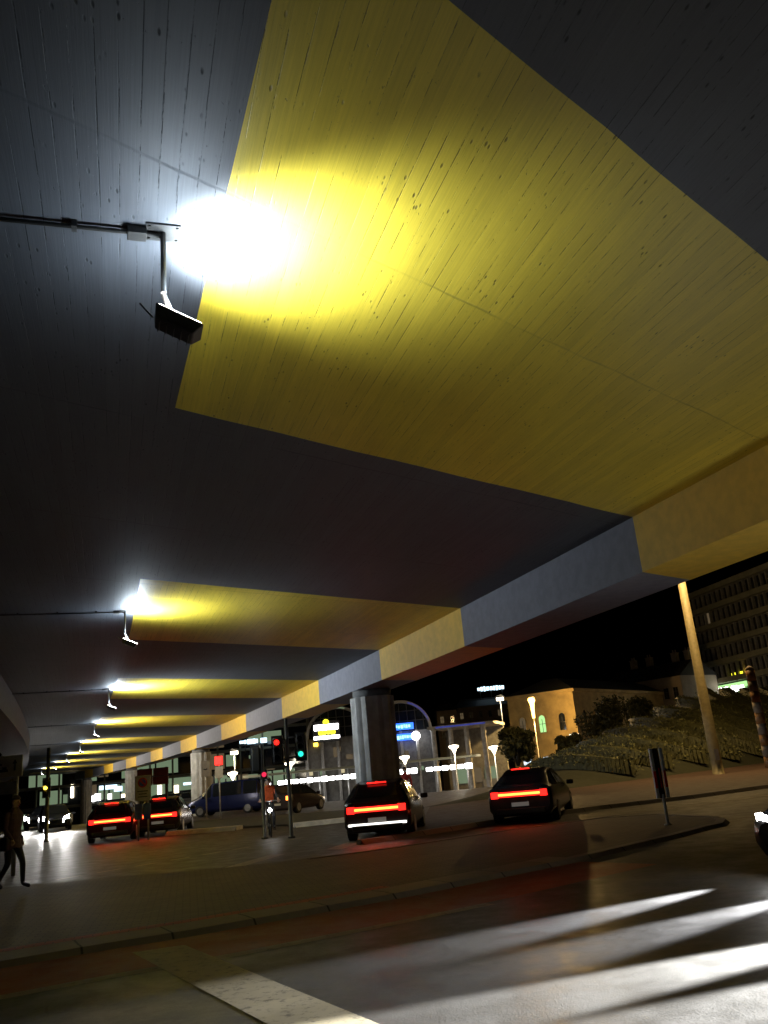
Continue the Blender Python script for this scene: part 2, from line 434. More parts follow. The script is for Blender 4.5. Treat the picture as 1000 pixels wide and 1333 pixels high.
for i, lb in enumerate(FL):
    a, b_ = YB[i + 1]; ym = (a + b_) / 2 - .25 + (.27 if i == 0 else 0); p = bp(ym, -6.93 + (.04 if i == 0 else 0), ZS); e, d, n = frame(ym)
    f = proto if i == 0 else copy_tree(proto)
    f.location = p; f.rotation_euler = (0, 0, math.atan2(n.y, n.x)); f['label'] = lb
    hp = p + V((n.x * .12 + d.x * .07, n.y * .12 + d.y * .07, -.53))
    colr = (.80, .92, 1.0) if i < 3 else (1, .93, .78)
    lamp('SPOT', 'floodlight_lamp', (.125, .07, -.53), (860, 560, 2700)[i] if i < 3 else 2900, colr, f, ((.62, .03, .80), (.66, -.12, .6))[i] if i < 2 else (.85, .0, .5), spot_size=R((112, 165)[i] if i < 2 else 172), spot_blend=1., shadow_soft_size=.1)

    lamp('AREA', 'floodlight_spill', (.125, .07, -.525), 17 if i == 0 else 26, (.62, .82, 1), f, (-.12, 0, 1), shape='RECTANGLE', size=.22, size_y=.14)

# ------------------------------------------------------------------ ground
mb = MB(); xs = [-400, -200, -120, -80, -50, -30, -15, 0, 15, 30, 50, 80, 120, 200, 400, 800]
ys = [-60, -20, 0, 20, 40, 58] + [60 + 2.5 * k for k in range(16)] + [110, 140, 200, 300, 500, 900]
for x0, x1 in zip(xs, xs[1:]):
    for y0, y1 in zip(ys, ys[1:]):
        mb.face([(x0, y0, ground_z(y0)), (x1, y0, ground_z(y0)), (x1, y1, ground_z(y1)), (x0, y1, ground_z(y1))], 0, None, True)
tag(mb.build('ground', M['asphalt_far']), kind='structure')
def sheet(name, pts, z, mat):
    mb = MB(); mb.face([(p[0], p[1], z) for p in pts]); return tag(mb.build(name, mat), kind='structure')
DR = V((.79, .61))
P2 = lambda x, y: at(x, y).to_2d()
kl = [P2(0, 1260), P2(120, 1239), P2(250, 1218), P2(400, 1191), P2(540, 1165), P2(750, 1122), P2(880, 1091), P2(925, 1079)]
k_left = kl[0] + (kl[0] - kl[2]) * 2.5
# near road
sheet('road', [V((-14, -6)), V((16, -6)), V((34, 32)), V((12.5, 27.5)), V((8.5, 21.5)), kl[7] + V((.3, -.1)), kl[5], kl[4], kl[2], kl[0], k_left], .004, M['asphalt'])
off = V((.30, -.95))
def para(poly, o0, o1):
    r_ = []
    for k, p in enumerate(poly):
        d = (poly[min(k + 1, len(poly) - 1)] - poly[max(k - 1, 0)]).normalized(); n = V((d.y, -d.x))
        r_.append((p + n * o0, p + n * o1))
    return r_
def strip(name, poly, o0, o1, z0, z1, mat, kind='structure'):
    mb = MB(); q = para(poly, o0, o1); L = 0
    for (a, b_), (c, d) in zip(q, q[1:]):
        L1 = L + (c - a).length; uv = [(L, 0), (L, 1), (L1, 1), (L1, 0)]; L = L1
        if z1 is None: mb.face([(a.x, a.y, z0), (b_.x, b_.y, z0), (d.x, d.y, z0), (c.x, c.y, z0)], 0, uv)
        else:
            mb.face([(a.x, a.y, z1), (b_.x, b_.y, z1), (d.x, d.y, z1), (c.x, c.y, z1)], 0, uv)
            bo, do = b_ + (b_ - a).normalized() * (z1 - z0) * 1.1, d + (d - c).normalized() * (z1 - z0) * 1.1; mb.face([(bo.x, bo.y, z0), (do.x, do.y, z0), (d.x, d.y, z1), (b_.x, b_.y, z1)], 0, [uv[0], uv[3], uv[3], uv[0]])
            mb.face([(a.x, a.y, z0), (a.x, a.y, z1), (c.x, c.y, z1), (c.x, c.y, z0)])
    if z1 is not None:
        for a, b_ in (q[0], q[-1]): mb.face([(a.x, a.y, z0), (b_.x, b_.y, z0), (b_.x, b_.y, z1), (a.x, a.y, z1)])
    return tag(mb.build(name, mat), kind=kind)
kfull = [k_left] + kl
strip('bike_lane', kfull[:7], .03, 1.55, .0055, None, M['red_asphalt'])
strip('bike_lane_edge', kfull[:6], 1.55, 1.75, .0068, None, M['paint_dim'])
# raised island with a rounded nose, brick at its left end
back = [P2(935, 1067), P2(860, 1063), P2(780, 1068), P2(640, 1087), P2(500, 1109), P2(400, 1122), P2(300, 1133), P2(150, 1146), P2(0, 1160)]
nose = [P2(940, 1076), P2(944, 1071)]
isl = [k_left] + kl + nose + back + [back[-1] + V((-8, -.3))]
mb = MB(); mb.prism(isl, 0, .06); tag(mb.build('traffic_island', M['paving']), kind='structure')
strip('kerb', kfull + nose + back[:6], -.16, .025, 0, .07, M['kerb'])
strip('pavement_band', kfull[:7], -.62, -.16, .064, None, M['kerb'])
strip('brick_edging', kfull[:6], -.86, -.62, .065, None, M['red_brick'])
# stop line and markings
def quad(name, a, b_, c, d, z, mat): return sheet(name, [P2(*a), P2(*b_), P2(*c), P2(*d)], z, mat)
quad('road_marking', (172, 1241), (240, 1231), (520, 1345), (400, 1362), .0075, M['paint'])
quad('road_marking', (278, 1134), (296, 1134), (372, 1112), (352, 1113), .006, M['paint_dim'])
quad('road_marking', (425, 1106), (445, 1106), (482, 1093), (462, 1093.5), .006, M['paint_dim'])
for k in range(8):
    a = V((-7.9, 19.9)).lerp(V((-3.0, 26.6)), k / 8); d = V((.59, .81)); n = V((.81, -.59)) * .07
    sheet('road_marking', [a - n, a + n, a + n + d * .62, a - n + d * .62], .007, M['paint_dim'])
# far side of the road: kerb line and reddish footway in front of the hedges
fk = [P2(470, 1100), P2(540, 1089), P2(640, 1073), P2(780, 1054), P2(900, 1040), P2(1000, 1026), P2(1120, 1008)]
strip('kerb', fk, -.18, .0, 0, .11, M['kerb'])
hb = [P2(560, 1052), P2(660, 1037), P2(780, 1022), P2(930, 1003), P2(1100, 980)]
sheet('footway', [p for p in fk[1:]] + hb[::-1], .05, M['footway'])
strip('road_marking', [p + V((-.3, -3.0)) for p in fk], -.1, .0, .006, None, M['paint_dim'])
# white kerb blocks added in place of pale headlight streaks
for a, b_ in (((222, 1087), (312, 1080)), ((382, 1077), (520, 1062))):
    strip('streak_kerb', [P2(*a), P2(*b_)], -.3, .3, 0, .14, M['streak_kerb'])
sheet('median', [P2(222, 1085), P2(312, 1078), P2(382, 1075), P2(520, 1060), P2(500, 1052), P2(200, 1074)], .05, M['soil'])

# ------------------------------------------------------------------ foliage
def leaves(mb, c, rad, n, size, squash=.75):
    for _ in range(n):
        while True:
            q = V((rnd.uniform(-1, 1), rnd.uniform(-1, 1), rnd.uniform(-1, 1)))
            if .35 < q.length < 1: break
        p = V(c) + V((q.x * rad, q.y * rad, q.z * rad * squash)); s = size * rnd.uniform(.6, 1.4)
        a = V((rnd.gauss(0, 1), rnd.gauss(0, 1), rnd.gauss(0, 1))).normalized(); b_ = a.orthogonal().normalized(); 
        b_.rotate(Matrix.Rotation(rnd.uniform(0, 6.28), 3, a)); k = a.cross(b_)
        mb.face([p - b_ * s, p + k * s * .45, p + b_ * s, p - k * s * .45], rnd.randrange(2))
# embankment: base line along the footway, rising away from it
B0, BD = hb[0], (hb[3] - hb[0]).normalized(); BN = V((.36, .93))
def bank_h(s, d):
    e = min(1, max(0, (s + .5) / 22)) ** .8
    q = min(1, max(0, d / 26)); return .05 + e * 5.4 * (q ** .9) - max(0, d - 29) * .35
def bank(s, d):
    p = B0 + BD * s + BN * d; return V((p.x, p.y, bank_h(s, d)))
mb = MB(); ss = [-.5 + 2 * k for k in range(28)]; ds = [0, 1.5, 3, 5, 7, 9, 12, 15, 18, 21, 24, 27, 30, 36, 46]
for s0, s1 in zip(ss, ss[1:]):
    for d0, d1 in zip(ds, ds[1:]): mb.face([bank(s0, d0), bank(s1, d0), bank(s1, d1), bank(s0, d1)], 0, None, True)
tag(mb.build('embankment', M['soil']), kind='structure')
HL = ['clipped hedge row at the far left end of the bank', 'second clipped hedge row from the left end of the bank', 'third clipped hedge row from the left end of the bank', 'fourth clipped hedge row from the left end of the bank',
      'fifth clipped hedge row from the left, left of the marker post', 'sixth clipped hedge row from the left, above the marker post', 'seventh clipped hedge row from the left, between marker post and mast', 'clipped hedge row running down to the tall mast',
      'clipped hedge row just right of the tall mast', 'clipped hedge row between the mast and the striped post', 'last clipped hedge row, by the striped post']
for i, lb in enumerate(HL):
    s0 = -4.5 + 3.7 * i; mb = MB(); path = []
    for k in range(61):
        q = k / 60; s_ = s0 + 19 * q ** 1.25; dd = 1.2 + 26 * (1 - q) ** 1.15
        if s_ > .3: path.append(bank(s_, dd))
    hh = .75
    for a, b_ in zip(path, path[1:]):
        n = V((-(b_ - a).y, (b_ - a).x, 0)).normalized() * .5; up = V((0, 0, hh))
        mb.hexa([a - n, b_ - n, b_ + n, a + n] + [q + up for q in (a - n * .8, b_ - n * .8, b_ + n * .8, a + n * .8)], 1)
    for a in path: leaves(mb, a + V((0, 0, hh * .62)), .74, 46, .085, .62)
    o = mb.build('hedge', [M['leaf'], M['leaf_dark']]); tag(o, lb, 'hedge', 'clipped hedge rows on the bank')
def bush(p, r_, lb):
    t = thing('bush', p, lb, 'bush'); mb = MB()
    for k in range(16):
        a = rnd.uniform(0, 6.28); q = V((math.cos(a) * r_ * rnd.uniform(0, .65), math.sin(a) * r_ * rnd.uniform(0, .65), r_ * rnd.uniform(.35, 1.25)))
        leaves(mb, q, r_ * rnd.uniform(.3, .5), 260, .16)
    mb.build('foliage', [M['leaf_dark'], M['bush_leaf']], t)
    mb = MB()
    for k in range(4):
        a = k * 1.6; mb.tube([(0, 0, 0), (math.cos(a) * r_ * .25, math.sin(a) * r_ * .25, r_ * .6), (math.cos(a) * r_ * .5, math.sin(a) * r_ * .5, r_ * 1.1)], [.09, .06, .02], 6)
    mb.build('stem', M['dark_metal'], t)
for px, py, Y, r_, lb in ((675, 995, 62, 1.9, 'dark round bush at the left foot of the bank'), (790, 966, 84, 2.9, 'dark bush at the crest in front of the yellow stone building'),
                          (838, 955, 88, 2.4, 'dark bush at the crest, right of the bigger one'), (745, 985, 70, 1.2, 'small dark bush below the lit doorway of the stone building')):
    p = atY(px, py, Y); bush((p.x, p.y, p.z - .1), r_, lb)

# ------------------------------------------------------------------ buildings
def bbox(t, name, c, d, mat, parent=None, bevel=0):
    mb = MB(); mb.box(c, d); return mb.build(name, mat, parent or t, bevel)
def window(t, x, z, wd, ht, mat, y=-.02, arched=False, frame=None):
    """a window on the local facade plane y=0 (outward is -y)"""
    mb = MB(); pts = [(x - wd / 2, z), (x + wd / 2, z), (x + wd / 2, z + ht)]
    if arched:
        pts += [(x + wd / 2 * math.cos(R(a)), z + ht + wd / 2 * math.sin(R(a))) for a in range(20, 180, 20)]
    pts += [(x - wd / 2, z + ht)]; n = len(pts)
    i0 = [(p[0], y, p[1]) for p in pts]; cx, cz = x, z + ht / 2
    o0 = [(cx + (p[0] - cx) * 1.22, y - .1, cz + (p[1] - cz) * 1.12) for p in pts]; o1 = [(p[0], 0.0, p[2]) for p in o0]
    i1 = [(p[0], y - .1, p[2]) for p in i0]
    for k in range(n):
        j = (k + 1) % n
        mb.face([o0[k], o0[j], i1[j], i1[k]]); mb.face([o0[k], o1[k], o1[j], o0[j]]); mb.face([i1[k], i1[j], i0[j], i0[k]])
    f = mb.build('window', frame or M['stone'], t)
    mb = MB(); mb.face(i0)
    mb.build('pane', mat, f)
    if wd > .5:
        mb = MB(); mb.box((x, y - .03, z + ht / 2), (.06, .05, ht - .02)); mb.box((x, y - .03, z + ht * .62), (wd - .02, .04, .06)); mb.build('glazing_bar', M['dark_metal'], f)
    return f

# yellow stone building: two lit faces meeting at a corner towards us
cn = atY(745, 900, 115); gz = -2.4; H = cn.z - gz
for side in (0,):
    t = thing('stone_building', (cn.x, cn.y, gz), 'two storey yellow stone building with arched upper windows behind the bank', 'building', math.atan2(.6, -.8) - math.pi)
    # local x: along left face (negative = left), y: into the building (right face runs along +y)
    bbox(t, 'wall', (-5, 18, H / 2), (10, 36, H), M['stone'])
    bbox(t, 'cornice', (-5, 18, H + .2), (10.8, 36.8, .42), M['stone'])
    bbox(t, 'string_course', (-5, 18, H * .52), (10.25, 36.25, .3), M['stone'])
    bbox(t, 'plinth', (-5, 18, .45), (10.3, 36.3, .9), M['stone'])
    mb = MB(); z0, z1 = H + .42, H + 2.4
    mb.hexa([(-10.3, -.3, z0), (.3, -.3, z0), (.3, 36.3, z0), (-10.3, 36.3, z0), (-6, 4, z1), (-4, 4, z1), (-4, 32, z1), (-6, 32, z1)]); mb.build('roof', M['slate'], t)
    for k, (x, up, lo) in enumerate(((-8.0, 'windowdim', 'windowcool'), (-5.0, 'green', 'windowcool'), (-2.0, None, None))):
        window(t, x, H * .60, .95, 1.75, G[up] if up else M['glass'], arched=True)
        window(t, x, H * .16, 1.25, 2.1, G[lo] if lo else M['glass'])
    for k in range(9):   # right face, seen at a slant
        for zz, hh in ((H * .60, 1.9), (H * .16, 2.1)):
            f = window(t, 0, zz, 1.1, hh, M['glass'], arched=zz > H * .5)
            f.matrix_parent_inverse = Matrix.Identity(4); f.location = (0, 2.6 + k * 3.8, 0); f.rotation_euler = (0, 0, math.pi / 2)

# office slab at the right
def facade_frame(pl, pr): return math.atan2((pr - pl).y, (pr - pl).x)
tl = atY(902, 776, 150); tr = atY(1070, 735, 118); rz = facade_frame(tl, tr); W = (tr - tl).to_2d().length; H = tl.z + 2.4
t = thing('office_block', (tl.x, tl.y, -2.4), 'tall dark office slab with pale floor bands above a bright green and white shopfront', 'building', rz)
bbox(t, 'wall', (W / 2, 8, H / 2), (W, 16, H), M['concrete_dark'])
nf = 8; fh = (H - 4.5) / nf
for k in range(nf + 1):
    z = 4.5 + k * fh
    bbox(t, 'floor_band', (W / 2 - .2, 7.6, z - .1), (W + 1.0, 17.6, .85), M['slab'])
    if k < nf:
        mb = MB(); nb = int(W / 1.5)
        for q in range(nb):
            mb.box((.9 + q * 1.5, -.02, z + .33 + (fh - .85) / 2), (1.1, .1, fh - 1.1))
        f = mb.build('window_strip', M['glass'], t)
        mb = MB()
        for q in range(nb + 1): mb.box((.15 + q * 1.5, -.25, z + .33 + (fh - .85) / 2), (.28, .5, fh - .86))
        mb.build('mullion', M['concrete_dark'], f)
for x, k, m_ in ((3.1, 6, 'windowdim'), (6.0, 2, 'windowdim'), (8.6, 2, 'windowdim')):
    bbox(t, 'lit_window', (x, -.09, 4.5 + k * fh + .3 + (fh - .85) / 2), (1.4, .06, fh - 1.2), G[m_])
a = atY(928, 905, 146); b_ = atY(976, 893, 139)
def on_facade(px, py, y=-.3):
    d = ray(px, py); o = V((0, 0, HC)); n = V((math.sin(rz), -math.cos(rz), 0)); k = (V((tl.x, tl.y, 0)) - o).dot(n) / d.dot(n); q = o + d * k
    v = q - V((tl.x, tl.y, -2.4)); return v.x * math.cos(rz) + v.y * math.sin(rz), v.z
x0, z0 = on_facade(928, 904); x1, z1 = on_facade(976, 893)
s_ = bbox(t, 'shop_sign', ((x0 + x1) / 2, -.45, (z0 + z1) / 2), (x1 - x0, .3, 2.0), G['green'])
mb = MB(); xx = x0 + .5
while xx < x1 - .9:
    ww = rnd.uniform(.35, .9); mb.box((xx + ww / 2, -.62, (z0 + z1) / 2 + rnd.uniform(-.1, .1)), (ww, .06, rnd.uniform(.9, 1.3))); xx += ww + .16
mb.build('sign_lettering', G['white'], s_)
for px, py, m_ in ((956, 878, 'yellow'), (966, 876, 'yellow'), (976, 873, 'amber')):
    x, z = on_facade(px, py); bbox(t, 'lit_window', (x, -.12, z), (1.0, .1, .5), G[m_])

# dark terrace with chimneys between them
pl = atY(788, 895, 150); pr = atY(884, 873, 138); rz2 = facade_frame(pl, pr); W = (pr - pl).to_2d().length; H = pl.z + 2.4
t = thing('terrace_building', (pl.x, pl.y, -2.4), 'dark old terrace with chimneys and a few pink lit windows', 'building', rz2)
bbox(t, 'wall', (W / 2, 5, H / 2), (W, 10, H), M['plaster'])
mb = MB(); mb.hexa([(-.3, -.4, H), (W + .3, -.4, H), (W + .3, 10.3, H), (-.3, 10.3, H), (0, 4, H + 2.6), (W, 4, H + 2.6), (W, 6, H + 2.6), (0, 6, H + 2.6)])
rf = mb.build('roof', M['slate'], t)
for x in (3, 6.3, 11.5, 14): 
    mb = MB(); mb.box((x, 5, H + 2.9), (1.0, .8, 2.4)); mb.box((x, 5, H + 4.15), (1.15, .95, .16))
    for q in (-.25, .25): mb.lathe([(.13, H + 4.2), (.11, H + 4.7)], 8, (x + q, 5, 0))
    mb.build('chimney', M['plaster'], rf)
nw = 8
for k in range(nw):
    for r_ in range(3):
        m_ = G['windowdim'] if (k, r_) in ((5, 1), (6, 1), (4, 2), (2, 1)) else M['glass']
        if (k, r_) in ((5, 2), (6, 2)): m_ = G['window']
        window(t, 1.2 + k * (W - 2.4) / (nw - 1), H - 3.4 - r_ * 3.2, .95, 1.7, m_, frame=M['plaster'])

# station hall with two glass barrel vaults
Y = 108
lc = atY(398, 960, Y); W_ = 160 / 1100 * Y; S = -2.4
t = thing('station_hall', (lc.x, Y, S), 'glass station hall with two arched vault fronts and lit signs', 'building')
sp = lc.z - S - .3; rad = W_ / 4
for q, cxx in enumerate((rad, rad * 3)):
    mb = MB(); N = 20
    for k in range(N):
        a0, a1 = math.pi * k / N, math.pi * (k + 1) / N
        pt = lambda a_, r_, y_: (cxx + r_ * math.cos(a_), y_, sp + r_ * .95 * math.sin(a_))
        for r0_, y0_, r1_, y1_ in ((rad, -.3, rad - .35, -.3), (rad - .35, -.3, rad - .35, 25), (rad, -.3, rad, 25)):
            mb.face([pt(a0, r0_, y0_), pt(a1, r0_, y0_), pt(a1, r1_, y1_), pt(a0, r1_, y1_)])
    ar = mb.build('vault', M['metal'], t)
    mb = MB(); pts = [(cxx + (rad - .36) * math.cos(math.pi * k / N), .15, sp + (rad - .36) * .95 * math.sin(math.pi * k / N)) for k in range(N + 1)]
    mb.face(pts); mb.build('glass_front', M['glass'], ar)
    mb = MB()
    for k in range(1, 8):
        x = cxx - rad + k * rad / 4; h_ = math.sqrt(max(0, (rad - .36) ** 2 - (x - cxx) ** 2)) * .95; mb.box((x, .05, sp + h_ / 2), (.09, .12, h_))
    for zz in (1.2, 2.4): 
        h_ = math.sqrt((rad - .36) ** 2 - (zz / .95) ** 2); mb.box((cxx, .02, sp + zz), (2 * h_, .12, .08))
    mb.build('mullion', M['dark_metal'], ar)
    mb = MB(); N0, N1 = (8, 14) if q == 0 else (2, 9)
    mb.tube([(cxx + (rad - .2) * math.cos(math.pi * k / N), -.36, sp + (rad - .2) * .95 * math.sin(math.pi * k / N)) for k in range(N0, N1)], .07, 6)
    mb.build('light_tube', G['windowgreen'] if q == 0 else G['bluedim'], ar)
bbox(t, 'wall', (W_ / 2, 12.8, sp / 2), (W_, 25, sp), M['concrete_dark'])
for k in range(9): bbox(t, 'pilaster', (k * W_ / 8, .1, sp / 2), (.35, .5, sp), M['metal'])
for px, py, wd, ht, m_ in ((404, 1006, 6, 7, 'window'), (420, 1006, 7, 6, 'windowgreen'), (445, 1003, 7, 6, 'window'), (437, 979, 6, 12, 'windowdim'), (441, 975, 5, 6, 'windowdim'), (411, 969, 5, 5, 'amber'), (455, 985, 8, 6, 'windowdim'), (530, 985, 5, 14, 'windowdim'), (548, 1000, 8, 5, 'windowgreen')):
    p = atY(px, py, Y); bbox(t, 'lit_window', (p.x - lc.x, .2, p.z - S), (wd * .098, .1, ht * .098), G[m_])
def sign(px, py, Y, label, build):
    p = atY(px, py, Y); t = thing('lit_sign', p, label, 'sign'); build(t, Y / 1100.); return t
def crown(t, u):
    bbox(t, 'backing', (0, .08, 0), (34 * u, .12, 26 * u), M['black'])
    bbox(t, 'upper_panel', (0, -.05, 5 * u), (31 * u, .14, 7 * u), G['white'], bevel=2 * u)
    bbox(t, 'lower_panel', (0, -.05, -7.5 * u), (33 * u, .14, 4 * u), G['white'], bevel=1.5 * u)
    mb = MB()
    for x, z, r_ in ((0, 11, 4), (-7, -1.5, 3.6), (-2.5, -1, 3.2), (2.5, -1, 3.2), (8, -1.5, 3.6)): mb.ball((x * u, -.04, z * u), r_ * u, 10, sc=(1, .3, 1))
    mb.build('crown_emblem', G['yellow'], t)
sign(425, 952, Y - .6, 'bright white and yellow sign with a crown shaped top on the station vault', crown)
def bluesign(t, u):
    bbox(t, 'panel', (0, .05, 5 * u), (27 * u, .15, 8 * u), G['blue']); bbox(t, 'panel', (3 * u, .05, -8 * u), (24 * u, .15, 8 * u), G['blue'])
    for z, xo in ((5, 0), (-8, 3)):
        mb = MB(); x = -11.5
        while x < 9.5:
            w_ = rnd.uniform(1.2, 3.2); h_ = rnd.uniform(2.4, 4.6); mb.box(((x + xo + w_ / 2) * u, -.05, (z + rnd.uniform(-.5, .5)) * u), (w_ * u, .05, h_ * u)); x += w_ + .9
        mb.build('lettering', G['bluetext'], t)
sign(525, 951, Y - .6, 'blue illuminated sign of two lines beside a white globe', bluesign)
def globe(t, u):
    mb = MB(); mb.ball((0, 0, 0), 5.5 * u, 14); mb.build('globe', G['white'], t)
    mb = MB(); mb.tube([(0, .3, -5 * u), (0, .3, -48 * u)], .07, 8); mb.build('post', M['metal'], t)
sign(541.5, 958, Y - 1.5, 'round white globe sign at the end of the blue sign', globe)

# portico right of the vaults
pl = atY(560, 950, 106); pr = atY(640, 941, 104); rz3 = facade_frame(pl, pr); W = (pr - pl).to_2d().length; H = pl.z + 2.4
t = thing('portico', (pl.x, pl.y, -2.4), 'pale columned portico with a thin blue lit roof edge beside the vaults', 'portico', rz3)
bbox(t, 'roof', (W / 2, 4, H + .15), (W + .6, 8.4, .35), M['concrete'])
bbox(t, 'light_strip', (W / 2, -.24, H + .15), (W * .8, .06, .14), G['bluedim'])
bbox(t, 'wall', (W / 2, 8.2, H / 2), (W, .4, H), M['concrete_dark'])
for x in (.3, W * .32, W * .58, W * .85):
    mb = MB(); mb.lathe([(.42, 0), (.34, .3), (.30, H - .3), (.42, H)], 14, (x, .2, 0)); mb.build('column', M['concrete'], t)
for x, m_ in ((W * .2, 'windowgreen'), (W * .45, 'windowdim'), (W * .72, 'windowgreen')): bbox(t, 'lit_window', (x, 7.95, 2.6), (1.6, .06, 1.8), G[m_])
bbox(t, 'lit_window', (W * .78, 7.95, 1.5), (3.2, .08, 1.0), G['windowdim'])

# row of bright bus bay lights under a long low canopy
pa = atY(322, 1023, 96); pb = atY(616, 1000, 90)
rz4 = facade_frame(pa, pb); W = (pb - pa).to_2d().length; zc = pa.z + 2.4
t = thing('bus_canopy', (pa.x, pa.y, -2.4), 'long low bus stop canopy with a row of bright white lights', 'canopy', rz4)
bbox(t, 'roof', (W / 2, 1.6, zc + .95), (W + .8, 3.6, .22), M['slab'])
for k in range(8):
    mb = MB(); mb.tube([(1 + k * (W - 2) / 7, 2.2, 0), (1 + k * (W - 2) / 7, 2.2, zc + .84)], .09, 8); mb.build('post', M['metal'], t)
n = 30
for k in range(n):
    x = .5 + k * (W - 1) / (n - 1)
    if k in (3, 16, 23): continue
    mb = MB(); mb.box((x, .4, zc), ((W - 1) / (n - 1) * rnd.uniform(.7, .93), .3, .5 * rnd.uniform(.75, 1.1))); mb.build('light_panel', G['white'], t, bevel=.08)
lamp('AREA', 'canopy_lamp', (W / 2, .0, zc), 500, (1, .97, .92), t, (0, -.8, -.6), shape='RECTANGLE', size=W, size_y=.5)

# town houses behind
for px0, px1, py, Yb, lb, rows_ in ((568, 594, 926, 150, 'small pale house standing above the portico roof', 1), (594, 668, 922, 165, 'dim plaster block with rows of small windows left of the stone building', 2)):
    pl = atY(px0, py, Yb); pr = atY(px1, py - 3, Yb); W = (pr - pl).x; H = pl.z + 2.4
    t = thing('town_house', (pl.x, Yb, -2.4), lb, 'house')
    bbox(t, 'wall', (W / 2, 5, H / 2), (W, 10, H), M['plaster'])
    mb = MB(); mb.hexa([(-.3, -.3, H), (W + .3, -.3, H), (W + .3, 10.3, H), (-.3, 10.3, H), (.8, 4, H + 1.4), (W - .8, 4, H + 1.4), (W - .8, 6, H + 1.4), (.8, 6, H + 1.4)]); mb.build('roof', M['slate'], t)
    nw = max(2, int(W / 1.7))
    for r_ in range(rows_ + 1):
        for k in range(nw): window(t, (k + .5) * W / nw, H - 2.1 - r_ * 2.6, .6, 1.1, M['glass'] if (k * 7 + r_ * 3) % 4 else G['windowdim'], frame=M['plaster'])
def roofsign(t, u):
    mb = MB(); x = -17
    while x < 15:
        w_ = rnd.uniform(2, 4); h_ = rnd.uniform(3.5, 6); mb.box(((x + w_ / 2) * u, 0, 0), (w_ * u, .2, h_ * u)); x += w_ + 1
    mb.build('lettering', G['cool'], t)
    mb = MB()
    for x in (-14, 0, 14): mb.tube([(x * u, .2, 2 * u), (x * u, .2, -15 * u)], .08, 6)
    mb.tube([(-17 * u, .2, -3 * u), (17 * u, .2, -3 * u)], .06, 6); mb.build('frame', M['dark_metal'], t)
s_ = sign(639, 896, 170, 'thin pale blue roof sign high above the plaster block', roofsign)
pl = atY(600, 914, 172); pr = atY(668, 908, 172)
t = thing('rear_block', (pl.x, 172, -2.4), 'dark flat block carrying the pale blue roof sign', 'building')
W = (pr - pl).x; H = pl.z + 2.4; bbox(t, 'wall', (W / 2, 5, H / 2), (W, 10, H), M['plaster']); bbox(t, 'roof', (W / 2, 5, H + .2), (W + .4, 10.4, .4), M['slate'])

# glazed office block seen under the bridge
Y = 128; pl = atY(20, 960, Y); pr = atY(402, 930, Y); W = (pr - pl).x; H = 17.5
t = thing('glass_building', (pl.x, Y, -2.4), 'long glazed building with greenish lit floors beyond the flyover', 'building')
bbox(t, 'wall', (W / 2, 6, H / 2), (W, 12, H), M['concrete_dark'])
for k in range(7):
    bbox(t, 'floor_slab', (W / 2, -.15, .3 + k * 2.85), (W + .4, .9, .28), M['slab'])
    if k < 6:
        f = bbox(t, 'window_strip', (W / 2, -.03, .3 + k * 2.85 + 1.42), (W - .6, .08, 2.4), M['glass']); x = .5
        while x < W - 3.5:
            w_ = rnd.choice((1.6, 1.6, 3.3, 5.0))
            if rnd.random() < .55: bbox(t, 'lit_pane', (x + w_ / 2, -.09, .3 + k * 2.85 + 1.42 + rnd.uniform(-.3, .3)), (w_ - .15, .04, rnd.uniform(1.2, 2.3)), G['windowgreen'] if rnd.random() < .8 else G['windowdim'], f)
            x += w_ + .1
for k in range(14): bbox(t, 'post', (.3 + k * (W - .6) / 13, -.55, H / 2), (.22, .22, H), M['slab'])
for px, py, wd, ht, m_ in ((140, 1025, 22, 5, 'cool'), (153, 1027, 10, 6, 'cool'), (126, 1038, 7, 8, 'white'), (119, 1040, 6, 7, 'white'), (161, 1036, 7, 4, 'warm'), (142, 1037, 5, 7, 'whitesoft'), (207, 1030, 5, 14, 'warm'), (229, 1030, 5, 14, 'warm'), (246, 1020, 15, 3, 'cool'),
                          (329, 1010, 12, 4, 'windowgreen'), (352, 1000, 10, 4, 'windowdim'), (290, 1012, 10, 4, 'windowgreen'), (360, 978, 8, 6, 'windowdim'), (330, 985, 12, 4, 'windowgreen'), (84, 1040, 5, 10, 'windowgreen'), (93, 1030, 3, 16, 'warm')):
    p = atY(px, py, Y - .6); bbox(t, 'lit_window', (p.x - pl.x, -.32, p.z + 2.4), (wd * .116, .12, ht * .116), G[m_])
def whitesign(t, u):
    mb = MB()
    for x, w_, h_ in ((-14, 5, 3.5), (-9.5, 3, 4.5), (-4, 6, 6), (1.5, 4, 6), (5, 3, 5), (14, 8, 6)): mb.box((x * u, 0, 0), (w_ * u, .2, h_ * u))
    mb.build('lettering', G['cool'], t, bevel=.05)
    mb = MB(); mb.box((0, .2, -4 * u), (38 * u, .12, .15)); mb.tube([(-10 * u, .3, -4 * u), (-10 * u, .3, -14 * u)], .08, 6); mb.tube([(10 * u, .3, -4 * u), (10 * u, .3, -14 * u)], .08, 6); mb.build('frame', M['dark_metal'], t)
sign(329, 965, 125, 'white and blue illuminated lettering below the flyover beam', whitesign)

